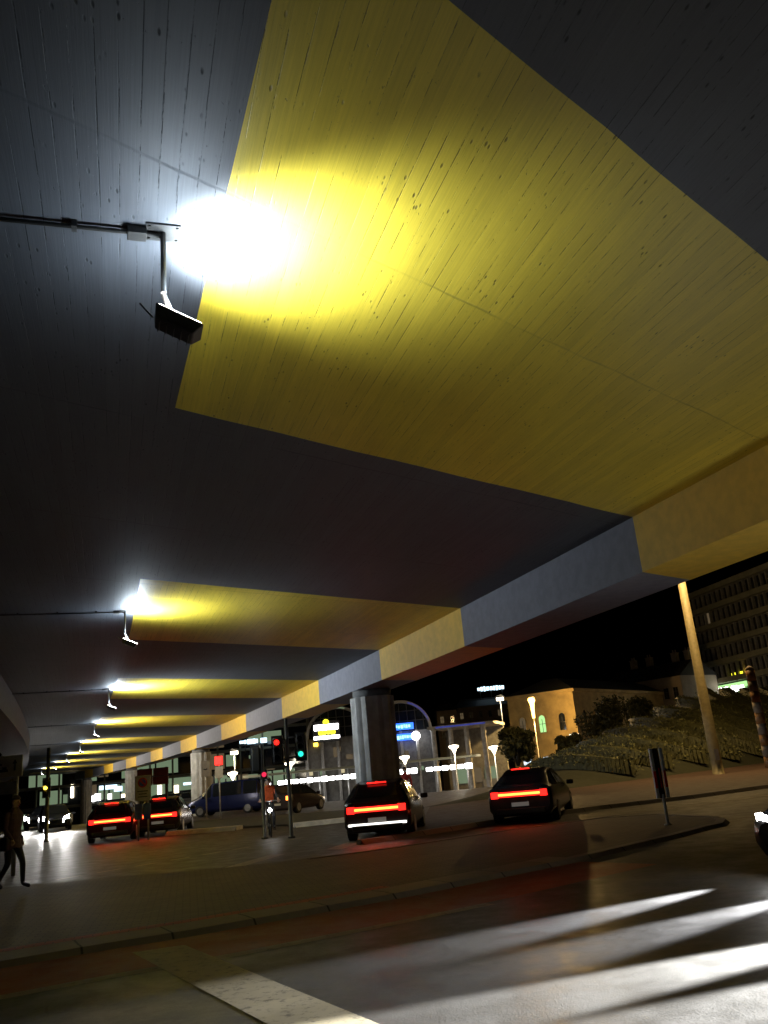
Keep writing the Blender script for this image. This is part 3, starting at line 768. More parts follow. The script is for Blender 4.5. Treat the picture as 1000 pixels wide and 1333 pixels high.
# ------------------------------------------------------------------ street lamps
def street_lamp(px, py, Y, kind, lb, energy=0, zbase=None):
    p = atY(px, py, Y); zb = ground_z(Y) if zbase is None else zbase; h = p.z - zb; u = Y / 1100.
    t = thing('street_lamp', (p.x, p.y, zb), lb, 'street lamp', 0, 'lit street lamps around the square')
    mb = MB(); mb.lathe([(.12, 0), (.11, .6), (.06, .7), (.05, h - .3)], 10); mb.build('post', M['galv'], t)
    mb = MB()
    if kind == 'tulip': mb.lathe([(.3 * u, h - 7 * u), (2 * u, h - 4 * u), (3.2 * u, h - 1 * u), (6 * u, h + 1 * u), (6.2 * u, h + 3 * u), (1 * u, h + 4 * u)], 14)
    elif kind == 'lantern': mb.lathe([(1.6 * u, h - 22 * u), (2.2 * u, h - 12 * u), (2.8 * u, h - 4 * u), (4.6 * u, h), (4.0 * u, h + 3 * u), (.5 * u, h + 4 * u)], 12)
    else: mb.box((0, 0, h), (9 * u, 3 * u, 4 * u))
    mb.build('lamp_head', G['sodium' if kind == 'lantern' else 'warm'], t)
    mb = MB(); mb.lathe([(5 * u, h + 4.2 * u), (1 * u, h + 5.5 * u)], 12); mb.build('hood', M['dark_metal'], t)
    if energy: lamp('POINT', 'street_lamp_light', (0, -.5, h - .3), energy, (1, .62, .2) if kind == 'lantern' else (1, .88, .68), t, shadow_soft_size=.3)
street_lamp(692, 912, 108, 'lantern', 'tall orange lantern lamp in front of the yellow stone building', 9000)
street_lamp(651, 910, 112, 'box', 'small flat lamp left of the tall orange lantern', 300)
street_lamp(591, 974, 88, 'tulip', 'white tulip shaped lamp in front of the portico', 400)
street_lamp(643, 975, 92, 'tulip', 'warm tulip lamp beside the dark round bush', 300)
street_lamp(748, 959, 104, 'tulip', 'small warm lamp low between the crest bushes', 200)
street_lamp(967, 906, 120, 'tulip', 'warm tulip lamp under the green and white shopfront sign', 500)
street_lamp(305, 980, 100, 'box', 'broad bright lamp panel left of the traffic signals', 500)
street_lamp(303, 1009, 95, 'tulip', 'white tulip lamp low behind the blue van', 150)
street_lamp(377, 996, 90, 'tulip', 'small white tulip lamp behind the tall signal pole', 100)
street_lamp(527, 988, 88, 'tulip', 'small lamp below the blue sign, right of the thick column', 0)
street_lamp(940, 910, 116, 'tulip', 'small warm lamp left under the shopfront sign', 0)
street_lamp(984, 905, 112, 'tulip', 'small warm lamp right under the shopfront sign', 0)

# tall lighting mast at the right
p = at(936, 1009)
t = thing('lighting_mast', (p.x, p.y, 0), 'tall pale lighting mast rising past the flyover at the right', 'mast')
mb = MB(); mb.lathe([(.42, -.05), (.42, .04), (.30, .05), (.28, .6), (.17, 14)], 12); mb.build('pole', M['mast_paint'], t)
mb = MB(); mb.box((0, -.29, 1.0), (.2, .03, .55)); mb.build('access_door', M['metal'], t)
mb = MB()
for s in (-1, 1): mb.tube([(0, 0, 13.6), (s * .7, -.3, 14.2), (s * 1.5, -.6, 14.4)], .06, 8)
mb.build('arm', M['galv'], t)
for s in (-1, 1):
    mb = MB(); mb.box((s * 1.8, -.7, 14.38), (.8, .35, .16)); hd = mb.build('lamp_head', M['metal'], t, bevel=.03)
    mb = MB(); mb.box((s * 1.8, -.7, 14.285), (.6, .26, .03)); mb.build('lamp_glass', G['sodium'], hd)
lamp('AREA', 'mast_lamp', (0, -.7, 14.2), 2800, (1, .66, .26), t, (-.1, .5, -1), shape='RECTANGLE', size=3.5, size_y=.4)

# keep-right marker bollard on the island
p = at(870, 1074, .06)
t = thing('marker_post', (p.x, p.y, .06), 'slim traffic marker of pale vertical blades with red reflectors on a post', 'traffic marker', R(12))
mb = MB(); mb.lathe([(.075, 0), (.075, .02), (.035, .03), (.032, .62)], 10); mb.build('post', M['galv'], t)
for x, m_ in ((-.115, 'white'), (.0, 'black'), (.115, 'white')):
    mb = MB(); mb.box((x, 0 if m_ != 'black' else .02, 1.05), (.075 if m_ != 'black' else .13, .05, 1.02)); bl = mb.build('blade', M[m_], t, bevel=.012)
    if m_ != 'black':
        mb = MB(); mb.box((x, -.03, .92), (.05, .012, .34)); mb.build('red_reflector', M['red_refl'] if 'red_refl' in M else M.setdefault('red_refl', plain('red_refl', (.85, .02, .015), .3)), bl)
    else:
        mb = MB(); mb.box((x, -.012, .95), (.03, .012, .4)); mb.build('red_reflector', M['red_refl'], bl)
# striped post at the right edge
p = at(1000, 985); p = atY(1000, 985, 40)
t = thing('striped_post', (p.x, p.y, .3), 'thick orange and white banded post with a domed top at the right edge', 'post')
h = atY(986, 872, 40).z - .3
mb = MB(); r_ = .2; nb = 9
for k in range(nb): mb.lathe([(r_, h * k / nb), (r_, h * (k + 1) / nb)], 14, mi=k % 2)
mb.lathe([(r_, h), (r_ * .85, h + .12), (r_ * .4, h + .2), (.01, h + .22)], 14, mi=1)
M['orange'] = plain('orange', (.34, .17, .06), .5)
mb.build('shaft', [M['orange'], M['plaster']], t)

# ------------------------------------------------------------------ traffic signals and signs
def signal(name, px, pytop, pbase, label, heads, r_=.06):
    """heads: list of (side, z, lit, facing) ; lit in r/a/g/None"""
    b_ = at(*pbase); top = atY(px, pytop, b_.y).z
    t = thing(name, (b_.x, b_.y, 0), label, 'traffic light')
    mb = MB(); mb.lathe([(.11, 0), (.11, .05), (r_, .06), (r_ * .9, top)], 10); mb.build('pole', M['dark_metal'], t)
    for sx, z, lit, back in heads:
        mb = MB(); mb.box((sx, 0, z), (.25, .2, .74)); hd = mb.build('signal_head', M['black'], t, bevel=.03)
        mb = MB(); mb.box((sx, .0 if not back else -.0, z), (.36, .03, .86)); mb.build('backing_board', M['black'], hd)
        
        for q in (.3, -.3):
            mb = MB(); mb.tube([(0, 0, z + q), (sx, 0, z + q)], .03, 6); mb.build('bracket', M['dark_metal'], hd)
        if not back:
            for k, (nm, g) in enumerate((('r', 'red'), ('a', 'amber'), ('g', 'teal'))):
                mb = MB(); zz = z + .225 - k * .225
                mb.tube([(sx, -.112, zz), (sx, -.13, zz)], .08, 14); mb.build('lens', G[g] if lit == nm else M['glass'], hd)
                mb = MB()
                for q in range(8):
                    a0, a1 = R(20 + q * 17.5), R(20 + (q + 1) * 17.5); f = lambda a_, y_: (sx + .1 * math.cos(a_), y_, zz + .1 * math.sin(a_))
                    mb.face([f(a0, -.11), f(a1, -.11), f(a1, -.27), f(a0, -.27)])
                mb.build('visor', M['black'], hd)
    return t
signal('traffic_light', 376, 935, (380, 1091), 'tall signal pole with a red light on its left and green on its right', [(-.30, 2.55, 'r', 0), (.42, 2.6, 'g', 0)])
s_ = signal('traffic_light', 341, 970, (345, 1092), 'signal pole behind the cyclist with a black head seen from the back', [(-.17, 2.35, None, 1)])
mb = MB(); mb.box((.08, -.05, 1.86), (.2, .16, .24)); hd = mb.build('push_box', M['black'], s_); mb = MB(); mb.tube([(.08, -.13, 1.88), (.08, -.15, 1.88)], .075, 12); mb.build('lens', G['pink'], hd)
signal('traffic_light', 57, 974, (60, 1096), 'signal pole at the left with an amber light under the flyover', [(-.05, 2.25, 'a', 0)], .09)

def board(px, py, Y, wd, ht, label, cat, build, base=0., name='road_sign', rz=0.):
    p = atY(px, py, Y); t = thing(name, (p.x, p.y, base), label, cat, rz); build(t, p.z - base, wd / 1100 * Y, ht / 1100 * Y); return t
M['sign_white'] = plain('sign_white', (.55, .5, .4), .6, var=.12); M['sign_blue'] = plain('sign_blue', (.02, .05, .3), .5); M['sign_red'] = plain('sign_red', (.5, .02, .02), .5)
M['panel_red'] = plain('panel_red', (.14, .03, .025), .6); M['panel_blue'] = plain('panel_blue', (.03, .05, .2), .6)
def noparking(t, z, w_, h_):
    mb = MB()
    for s in (-1, 1): mb.tube([(s * w_ * .3, .05, 0), (s * w_ * .3, .05, z + h_ / 2)], .035, 8)
    mb.build('post', M['galv'], t)
    bd = bbox(t, 'panel', (0, 0, z), (w_, .04, h_), M['sign_white'], bevel=.01)
    mb = MB(); mb.tube([(0, -.022, z + h_ * .22), (0, -.034, z + h_ * .22)], w_ * .30, 24); ds = mb.build('sign_disc', M['sign_red'], bd)
    mb = MB(); mb.tube([(0, -.036, z + h_ * .22), (0, -.040, z + h_ * .22)], w_ * .215, 24); mb.build('sign_field', M['sign_blue'], ds)
    mb = MB(); q = w_ * .21 * .7; k = .045; mb.hexa([(-q - k, -.046, z + h_ * .22 + q), (-q, -.046, z + h_ * .22 + q + k), (-q, -.0415, z + h_ * .22 + q + k), (-q - k, -.0415, z + h_ * .22 + q),
        (q, -.046, z + h_ * .22 - q - k), (q + k, -.046, z + h_ * .22 - q), (q + k, -.0415, z + h_ * .22 - q), (q, -.0415, z + h_ * .22 - q - k)]); mb.build('slash', M['sign_red'], ds)
    mb = MB()
    for k in range(3): mb.box((0, -.024, z - h_ * .12 - k * h_ * .11), (w_ * (.66, .5, .6)[k], .008, h_ * .035))
    mb.build('text_lines', M['dark_metal'], bd)
    for s in (-1, 1): bbox(t, 'lower_panel', (s * w_ * .27, -.01, z - h_ * .92), (w_ * .46, .03, h_ * .62), M['panel_blue'])
board(186, 1026, 33, 20, 30, 'white board with a round blue and red no parking sign', 'road sign', noparking)
def redpanels(t, z, w_, h_):
    mb = MB()
    for s in (-1, 1): mb.tube([(s * w_ * .4, .08, 0), (s * w_ * .4, .08, z + h_ / 2)], .05, 8)
    mb.build('post', M['dark_metal'], t)
    for r_ in (-1, 1):
        for c in (-1, 1): bbox(t, 'panel', (c * w_ * .25, 0, z + r_ * h_ * .25), (w_ * .48, .05, h_ * .46), M['panel_red'], bevel=.01)
board(199, 1011, 36, 40, 21, 'dark red board of four panels on posts behind the no parking board', 'sign board', redpanels)
def ovalsign(t, z, w_, h_):
    mb = MB(); mb.tube([(0, .04, 0), (0, .04, z + h_ / 2)], .04, 8); mb.build('post', M['galv'], t)
    bd = bbox(t, 'panel', (0, 0, z), (w_, .04, h_), M['sign_white'], bevel=.12)
    mb = MB(); mb.tube([(-w_ * .2, -.03, z), (0, -.03, z - .05), (w_ * .2, -.03, z)], .03, 6); mb.build('symbol', M['dark_metal'], bd)
board(267.5, 1001, 50, 11, 19, 'small rounded pale sign in front of the lit column', 'road sign', ovalsign)
def redlit(t, z, w_, h_):
    mb = MB(); mb.tube([(0, .04, 0), (0, .04, z + h_ / 2)], .04, 8); mb.build('post', M['galv'], t)
    bbox(t, 'lit_panel', (0, 0, z + h_ * .3), (w_, .06, h_ * .4), G['red'], bevel=.03); bbox(t, 'lower_panel', (0, 0, z - h_ * .22), (w_, .05, h_ * .5), M['sign_white'])
board(285, 999, 46, 10, 27, 'red glowing sign above a pale plate, left of the blue van', 'road sign', redlit)
def direction(t, z, w_, h_):
    mb = MB()
    for s in (-1, 1): mb.tube([(s * w_ * .3, .06, 0), (s * w_ * .3, .06, z + h_ / 2)], .05, 8)
    mb.build('post', M['galv'], t)
    bd = bbox(t, 'panel', (0, 0, z), (w_, .05, h_), M['sign_white'], bevel=.015)
    mb = MB(); a = z + h_ * .0
    mb.tube([(w_ * .28, -.035, a - h_ * .22), (w_ * .28, -.035, a + h_ * .16)], .022, 6); mb.box((w_ * .28, -.035, a + h_ * .2), (.12, .012, .1), taper=.1)
    mb.box((-w_ * .05, -.035, a - h_ * .2), (w_ * .26, .012, h_ * .12)); mb.box((-w_ * .03, -.035, a - h_ * .08), (w_ * .13, .012, h_ * .12)); mb.box((-w_ * .26, -.035, a + h_ * .1), (w_ * .3, .012, h_ * .08))
    mb.build('symbol', M['dark_metal'], bd)
    bbox(t, 'lower_panel', (-.05, 0, z - h_ * 1.0), (w_ * .8, .05, h_ * .6), M['concrete_dark'])
board(8, 998, 22, 42, 26, 'pale direction board with dark symbols above the walking person', 'road sign', direction)

# ------------------------------------------------------------------ vehicles
GL = M['glass']; 
def paint(name, c): return plain(name, c, .25, .2, var=.08)
def loft(st, belt_only=False):
    mb = MB(); rings = []
    for (x, w_, zb, zl, zt, wt) in st:
        rings.append([V((x, -w_ * .86, zb)), V((x, -w_, zb + .16)), V((x, -w_, (zb + zl) / 2 + .06)), V((x, -w_ * .97, zl)), V((x, -wt, zt - .03)), V((x, -wt * .86, zt)),
                      V((x, wt * .86, zt)), V((x, wt, zt - .03)), V((x, w_ * .97, zl)), V((x, w_, (zb + zl) / 2 + .06)), V((x, w_, zb + .16)), V((x, w_ * .86, zb))])
    n = 12; i = len(mb.v)
    for r_ in rings: mb.v += [tuple(p) for p in r_]
    for k in range(len(rings) - 1):
        for q in range(n):
            j = (q + 1) % n; mb.smooth.add(len(mb.f)); mb.f.append((i + k * n + q, i + k * n + j, i + (k + 1) * n + j, i + (k + 1) * n + q)); mb.mi.append(0)
    mb.f.append(tuple(range(n))); e = (len(rings) - 1) * n; mb.f.append(tuple(range(e + n - 1, e - 1, -1))); mb.mi += [0, 0]
    return mb, rings
HATCH = [(2.08, .66, .30, .52, .60, .60), (2.0, .80, .20, .60, .70, .70), (1.5, .87, .18, .70, .84, .74), (.95, .89, .18, .80, .95, .76), (.2, .89, .18, .86, 1.38, .60),
         (-.9, .89, .18, .90, 1.44, .62), (-1.62, .88, .18, .92, 1.36, .60), (-1.98, .86, .2, .92, 1.02, .72), (-2.08, .78, .32, .80, .92, .70)]
VAN = [(2.3, .76, .34, .6, .72, .70), (2.22, .88, .22, .72, .86, .78), (1.7, .95, .2, .92, 1.08, .84), (1.35, .96, .2, .98, 1.3, .8), (.75, .97, .2, 1.02, 1.84, .74),
       (-1.2, .97, .2, 1.04, 1.92, .78), (-2.1, .97, .2, 1.04, 1.88, .78), (-2.28, .94, .22, 1.0, 1.6, .80), (-2.34, .88, .36, .9, 1.1, .82)]
def car(name, label, loc, rz, pm, st=HATCH, group='cars on the road', head=None, tail=None, bar=None, white_bar=False, cat='car', spot=0, headscale=1.):
    t = thing(name, loc, label, cat, rz, group)
    mb, rings = loft(st); body = mb.build('body', pm, t, bevel=.02)
    ci = [k for k in range(len(st)) if st[k][4] > st[k][3] + .38]   # roof stations
    fr, bk = ci[0], ci[-1]
    def gl(pts, nm='window'):
        pts = [V(p) for p in pts]; c = sum(pts, V()) / len(pts); n = (pts[1] - pts[0]).cross(pts[2] - pts[0]).normalized()
        if n.dot(c - V((0, 0, .8))) < 0: n = -n
        mb = MB(); q = [c + (p - c) * .90 + n * .012 for p in pts]; mb.face(q); mb.face([p + n * -.004 for p in q][::-1]); mb.build(nm, GL, t)
    for side in (0, 1):
        I = (3, 4) if side == 0 else (8, 7)
        for k in range(fr - 1, bk + 1):
            a, b_ = rings[k], rings[k + 1]
            gl([a[I[0]] + V((0, 0, .02)), b_[I[0]] + V((0, 0, .02)), b_[I[1]], a[I[1]]], 'side_window')
    a, b_ = rings[fr - 1], rings[fr]; gl([a[5], a[6], b_[6], b_[5]], 'windscreen')
    a, b_ = rings[bk], rings[bk + 1]; gl([a[5], a[6], b_[6], b_[5]], 'rear_window')
    L0, L1 = st[0][0], st[-1][0]; wx = st[2][1]
    for x in (L0 * .63, L1 * .64):
        for s in (-1, 1):
            mb = MB(); mb.tube([(x, s * (wx - .2), .31), (x, s * (wx + .012), .31)], .31, 22); wh = mb.build('wheel', M['rubber'], t, bevel=.02)
            mb = MB(); mb.tube([(x, s * (wx + .0), .31), (x, s * (wx + .022), .31)], .2, 14); mb.build('rim', M['metal'], wh)
    zl = st[1][3] + .02
    for s in (-1, 1):
        mb = MB(); hs = headscale; mb.hexa([(L0 - .10, s * (.42 if hs < 2 else .34), zl - .10 * hs), (L0 + .015, s * (.42 if hs < 2 else .34), zl - .10 * hs), (L0 - .06, s * .70, zl - .07 * hs), (L0 - .2, s * .70, zl - .07 * hs),
            (L0 - .10, s * .42, zl + .05 * hs), (L0 + .005, s * .42, zl + .05 * hs), (L0 - .07, s * .72, zl + .09 * hs), (L0 - .2, s * .72, zl + .09 * hs)]); mb.build('headlight', head or M['glass'], t)
        zt = st[-1][3] - .02
        mb = MB(); mb.box((L1 + .05, s * (st[-1][1] - .1), zt), (.2, .24, .2)); mb.build('tail_light', tail or M['panel_red'], t, bevel=.02)
        mb = MB(); k = fr - 1; mb.box((st[k][0] - .15, s * (st[k][1] + .1), st[k][3] + .1), (.12, .2, .13)); mb.build('mirror', pm, t, bevel=.03)
    if bar:
        zt = st[-1][3] - .04
        mb = MB(); mb.box((L1 - .005, 0, zt), (.05, st[-1][1] * 2.05, .13)); b1 = mb.build('light_bar', G['red'], t, bevel=.015)
        for s in (-1, 1):
            mb = MB(); mb.box((L1 - .035, s * (st[-1][1] - .12), zt), (.04, .2, .17)); mb.build('lamp_cluster', G['red'], b1, bevel=.015)
        mb = MB(); mb.box((L1 - .0, 0, .33), (.1, 1.3, .14)); mb.build('bumper_trim', M['black'], t, bevel=.02)
        mb = MB(); mb.tube([(-1.62, 0, 1.40), (-1.7, 0, 1.40)], .02, 6); mb.box((-1.68, 0, 1.385), (.05, .5, .03)); mb.build('brake_light', G['red'], t)
        mb = MB(); mb.box((L1 - .03, 0, zt), (.03, st[-1][1] * 1.98, .055)); mb.build('lamp_core', G['orange'], b1)
        lamp('AREA', 'tail_lamp_light', (L1 - .05, 0, zt), 6, (1, .05, .02), t, (-1, 0, .3), shape='RECTANGLE', size=1.5, size_y=.08)
    if white_bar:
        mb = MB(); mb.box((L1 - .02, 0, .40), (.06, 1.5, .06)); mb.build('streak_glow_bar', G['whitesoft'], t, bevel=.015)  # glowing bar added in place of a passing white headlight streak
    mb = MB(); mb.box((L1 + .01, 0, .5), (.06, .46, .1)); mb.build('number_plate', G['plate'] if bar else M['sign_white'], t)  # with a tail bar, a faint lamp-lit glow is put into the plate
    mb = MB(); mb.box((L0 - .03, 0, .40), (.1, .9, .12)); mb.build('grille', M['black'], t)
    return t
SEDAN = [(2.3, .66, .30, .52, .60, .60), (2.2, .80, .20, .58, .68, .70), (1.6, .88, .18, .68, .80, .74), (1.0, .90, .18, .78, .92, .76), (.25, .90, .18, .84, 1.34, .60),
         (-.6, .90, .18, .86, 1.38, .62), (-1.1, .90, .18, .88, 1.30, .60), (-1.75, .89, .18, .90, .98, .74), (-2.25, .86, .2, .88, .97, .74), (-2.35, .78, .32, .80, .90, .70)]
PB = {'maroon': paint('paint_maroon', (.06, .012, .012)), 'slate': paint('paint_slate', (.05, .055, .065)), 'black': paint('paint_black', (.02, .02, .022)), 'blue': paint('paint_blue', (.012, .02, .10)), 'grey': paint('paint_grey', (.12, .12, .125)), 'red': paint('paint_red', (.3, .02, .02)), 'dark': paint('paint_dark', (.035, .025, .025)), 'white': paint('paint_white', (.7, .7, .7))}
def rearcar(px, py, zl, lb, pm, rz, **k):
    d = ray(px, py); Yc = (zl - HC) / d.z * d.y; p = atY(px, py, Yc)
    fwd = V((math.cos(rz), math.sin(rz))); c = p.to_2d() + fwd * 2.08
    return car('car', lb, (c.x, c.y, 0.004), rz, pm, bar=True, **k)
rearcar(490, 1053, .76, 'dark hatchback with red light bar and added white glow bar by the thick column', PB['dark'], R(84), white_bar=True)
rearcar(678, 1033, .76, 'dark saloon with a full width red light bar driving past the hedges', PB['slate'], R(73), st=SEDAN)
rearcar(143, 1069, .76, 'dark hatchback with a full width red light bar in front of the no parking board', PB['maroon'], R(100))
rearcar(205, 1062, .76, 'dark hatchback with a red light bar half hidden beside the no parking board', PB['dark'], R(96))
# oncoming cars with headlights at the left
for px, lb in ((46, 'oncoming car with dazzling headlights at the far left'), (73, 'oncoming car with dazzling headlights, right of another one')):
    hz = R(-84) if px < 60 else R(-66)
    d = ray(px, 1067); Yc = (.64 - HC) / d.z * d.y; p = atY(px, 1067, Yc)
    t = car('car', lb, (p.x - 2.08 * math.cos(hz), p.y - 2.08 * math.sin(hz), .004), hz, PB['black'], head=G['head'], headscale=2.8, group='oncoming cars')
    for s in (-1, 1): lamp('SPOT', 'headlight_beam', (2.2, s * .55, .62), 1600 if px < 60 else 2500, (1, .97, .92), t, (1, 0, -.1), spot_size=R(58), spot_blend=.8, shadow_soft_size=.08).scale = (1, .28, 1)
# parked cars and van beyond
for px, py, lb, pm, st, rz in ((208, 1062, 'black parked car at the left end of the parked row', 'black', HATCH, 110), (226, 1061, 'black parked car second in the row', 'black', HATCH, 108), (246, 1060, 'grey parked car next to the lit column', 'grey', HATCH, 105)):
    p = at(px, py - 4); car('parked_car', lb, (p.x, p.y, 0.004), R(-rz + 20), PB[pm], group='cars parked under the flyover')
p = at(298, 1060); car('parked_van', 'dark blue parked van right of the lit column', (p.x, p.y, .004), R(172), PB['blue'], VAN, cat='van', group='cars parked under the flyover')
p = at(334, 1052); car('parked_car', 'red parked car between the blue van and the cyclist', (p.x, p.y, .004), R(165), PB['red'], group='cars parked under the flyover')
p = at(378, 1058); car('parked_car', 'dark car with glowing red tail lights right behind the cyclist', (p.x + .3, p.y, .004), R(70), PB['dark'], tail=G['orange'], group='cars parked under the flyover')
# foreground car at the right edge, headlights on, driving left
fc = V((4.75, 11.05)); dr = V((-.84, -.54)); c = fc - dr * 2.08; rz5 = math.atan2(dr.y, dr.x)
t = car('car', 'dark car cut by the right edge with headlights lighting the road', (c.x, c.y, .004), rz5, PB['black'], head=G['head'], group='cars on the near road')
for s in (-1, 1):
    lamp('SPOT', 'headlight_beam', (2.12, s * .56, .62), 8000, (.95, .96, 1), t, (1, 0, -.15), spot_size=R(40), spot_blend=1., shadow_soft_size=.05).scale = (.36, 1, 1)
fc = V((6.0, 8.42)); dr = V((-.92, -.39)); c = fc - dr * 2.08  # added car out of view, its narrowed beams lay bright streaks on the road
t = car('car', 'unseen silver car past the lower right edge, added to carry the road beams', (c.x, c.y, .004), math.atan2(dr.y, dr.x), PB['grey'], head=G['head'], group='cars on the near road')
for s in (-1, 1):
    lamp('SPOT', 'headlight_beam', (2.12, s * .5, .62), 52000, (1, 1, .98), t, (1, 0, -.105), spot_size=R(24), spot_blend=.7, shadow_soft_size=.05).scale = (.48, 1, 1)

# ------------------------------------------------------------------ people
def skin_body(name, joints, bones, mats, pick, parent):
    idx = {k: i for i, k in enumerate(joints)}; me = bpy.data.meshes.new(name)
    me.from_pydata([joints[k][0] for k in joints], [(idx[a], idx[b_]) for a, b_ in bones], [])
    o = bpy.data.objects.new(name, me); col.objects.link(o)
    sk = o.modifiers.new('skin', 'SKIN'); sk.use_smooth_shade = True
    for k, i in idx.items():
        sv = me.skin_vertices[0].data[i]; r_ = joints[k][1]; sv.radius = r_ if isinstance(r_, tuple) else (r_, r_); sv.use_root = (k == 'pelvis')
    su = o.modifiers.new('sub', 'SUBSURF'); su.levels = 2; su.render_levels = 2
    dg = bpy.context.evaluated_depsgraph_get(); dg.update()
    m2 = bpy.data.meshes.new_from_object(o.evaluated_get(dg)); bpy.data.objects.remove(o)
    m2.materials.clear()
    for q in mats: m2.materials.append(q)
    for pl in m2.polygons: pl.material_index = pick(pl.center); pl.use_smooth = True
    o = bpy.data.objects.new(name, m2); col.objects.link(o); o.parent = parent
    return o
def hand(J, B, side, wrist, d, across, closed=.4):
    """palm and five fingers rooted in it"""
    d = V(d).normalized(); ac = V(across).normalized(); w_ = V(wrist); n = d.cross(ac)
    J['palm' + side] = (w_ + d * .05, (.026, .018)); B.append(('wrist' + side, 'palm' + side))
    for k, (o_, L) in enumerate(((-.032, .062), (-.011, .075), (.011, .07), (.031, .055))):
        a = w_ + d * .085 + ac * o_; b_ = a + (d * (1 - closed * .4) + n * closed).normalized() * L * .5; c = b_ + (d * (.6 - closed) + n * (.35 + closed)).normalized() * L * .5
        for nm, q, r_ in (('a', a, .0095), ('b', b_, .0085), ('c', c, .007)): J[f'f{k}{nm}{side}'] = (q, r_)
        B += [('palm' + side, f'f{k}a{side}'), (f'f{k}a{side}', f'f{k}b{side}'), (f'f{k}b{side}', f'f{k}c{side}')]
    a = w_ + d * .04 - ac * .035; b_ = a + (d - ac * .8).normalized() * .035; c = b_ + (d - ac * .2 + n * .5).normalized() * .03
    for nm, q, r_ in (('a', a, .011), ('b', b_, .0095), ('c', c, .008)): J[f't{nm}{side}'] = (q, r_)
    B += [('palm' + side, 'ta' + side), ('ta' + side, 'tb' + side), ('tb' + side, 'tc' + side)]
def head_parts(t, c, fwd, hair_m, hat=None):
    c = V(c); f = V(fwd).normalized(); sd = f.cross(V((0, 0, 1))); up = V((0, 0, 1))
    for s in (-1, 1):
        mb = MB(); mb.ball(c + f * .083 + sd * (.032 * s) + up * .005, .012, 8); mb.build('eye', M['hair'], t)
        mb = MB(); mb.ball(c + sd * (.078 * s) - up * .01, .03, 8, sc=(.5, .8, 1)); mb.build('ear', M['skin'], t)
    mb = MB(); mb.tube([c + f * .088 + up * .01, c + f * .112 - up * .03, c + f * .09 - up * .04], [.008, .015, .01], 8); mb.build('nose', M['skin'], t)
    mb = MB(); mb.tube([c + f * .083 - up * .068 + sd * .024, c + f * .09 - up * .068, c + f * .083 - up * .068 - sd * .024], .006, 6); mb.build('mouth', M['panel_red'], t)
    mb = MB(); i0 = len(mb.v); mb.ball(c - f * .014 + up * .03, .112, 16, sc=(.88, .95, 1.02))
    keep = MB()
    for k, fc_ in enumerate(mb.f):
        ctr = sum((V(mb.v[q]) for q in fc_), V()) / len(fc_) - c
        if ctr.z > .055 or ctr.dot(f) < .0 and ctr.z > -.07: keep.face([mb.v[q] for q in fc_], 0, None, True)
    keep.build('hair', hair_m, t)
CL = {n: plain('cloth_' + n, c, .85, var=.25, scale=14) for n, c in (('plum', (.09, .05, .06)), ('dark', (.025, .025, .03)), ('denim', (.03, .035, .06)), ('orange', (.75, .13, .03)), ('red', (.4, .03, .025)), ('reflect', (.6, .6, .5)))}

# pedestrian walking to the right at the left edge
pp = at(13, 1158, .06)
t = thing('person', (pp.x, pp.y, .06), 'person in a dark plum jacket walking at the left edge', 'person', R(-20))
J = {'pelvis': ((0, 0, .95), (.15, .115)), 'belly': ((.01, 0, 1.1), (.15, .105)), 'chest': ((.03, 0, 1.32), (.18, .12)), 'neckb': ((.035, 0, 1.47), (.085, .075)), 'neck': ((.05, 0, 1.54), .055), 'head': ((.07, 0, 1.63), (.085, .095)), 'crown': ((.07, 0, 1.72), (.07, .08)),
     'hipL': ((.0, .10, .90), .095), 'kneeL': ((.20, .10, .50), .062), 'ankL': ((.22, .10, .09), .043), 'toeL': ((.40, .11, .04), (.042, .035)),
     'hipR': ((.0, -.10, .90), .095), 'kneeR': ((.02, -.10, .48), .062), 'ankR': ((-.24, -.10, .13), .043), 'toeR': ((-.10, -.11, .035), (.042, .035)),
     'shL': ((.03, .19, 1.41), .068), 'elL': ((-.10, .25, 1.14), .05), 'wristL': ((.02, .25, .90), .032), 'shR': ((.03, -.19, 1.41), .068), 'elR': ((.06, -.25, 1.13), .05), 'wristR': ((.22, -.23, .94), .032)}
B = [('pelvis', 'belly'), ('belly', 'chest'), ('chest', 'neckb'), ('neckb', 'neck'), ('neck', 'head'), ('head', 'crown')]
for s in 'LR': B += [('pelvis', 'hip' + s), ('hip' + s, 'knee' + s), ('knee' + s, 'ank' + s), ('ank' + s, 'toe' + s), ('chest', 'sh' + s), ('sh' + s, 'el' + s), ('el' + s, 'wrist' + s)]
hand(J, B, 'L', J['wristL'][0], (.35, 0, -1), (1, 0, .3)); hand(J, B, 'R', J['wristR'][0], (.5, 0, -.7), (.7, 0, .5))
def pick(c):
    if c.z > 1.53: return 2
    if c.z < .13: return 3
    if abs(c.y) > .17 and c.z < .93: return 2
    return 0 if c.z > .84 else 1
skin_body('body', J, B, [CL['plum'], CL['dark'], M['skin'], M['black']], pick, t)
head_parts(t, (.07, 0, 1.64), (1, 0, 0), M['hair'])
mb = MB(); n = 22; i0 = 0
prof = [(.76, .03, .205, .165), (.86, .0, .19, .15), (1.0, .005, .175, .135), (1.15, .015, .178, .132), (1.32, .03, .20, .137), (1.42, .033, .19, .12), (1.50, .045, .09, .085), (1.545, .05, .075, .075)]
ringsj = [[V((cx + b_ * math.cos(2 * math.pi * q / n) * (1 + .05 * math.sin(q * 2.7 + z * 9)), a_ * math.sin(2 * math.pi * q / n) * (1 + .04 * math.sin(q * 1.9 + z * 7)), z + (.02 * math.sin(q * 1.3) if z < .8 else 0))) for q in range(n)] for z, cx, a_, b_ in prof]
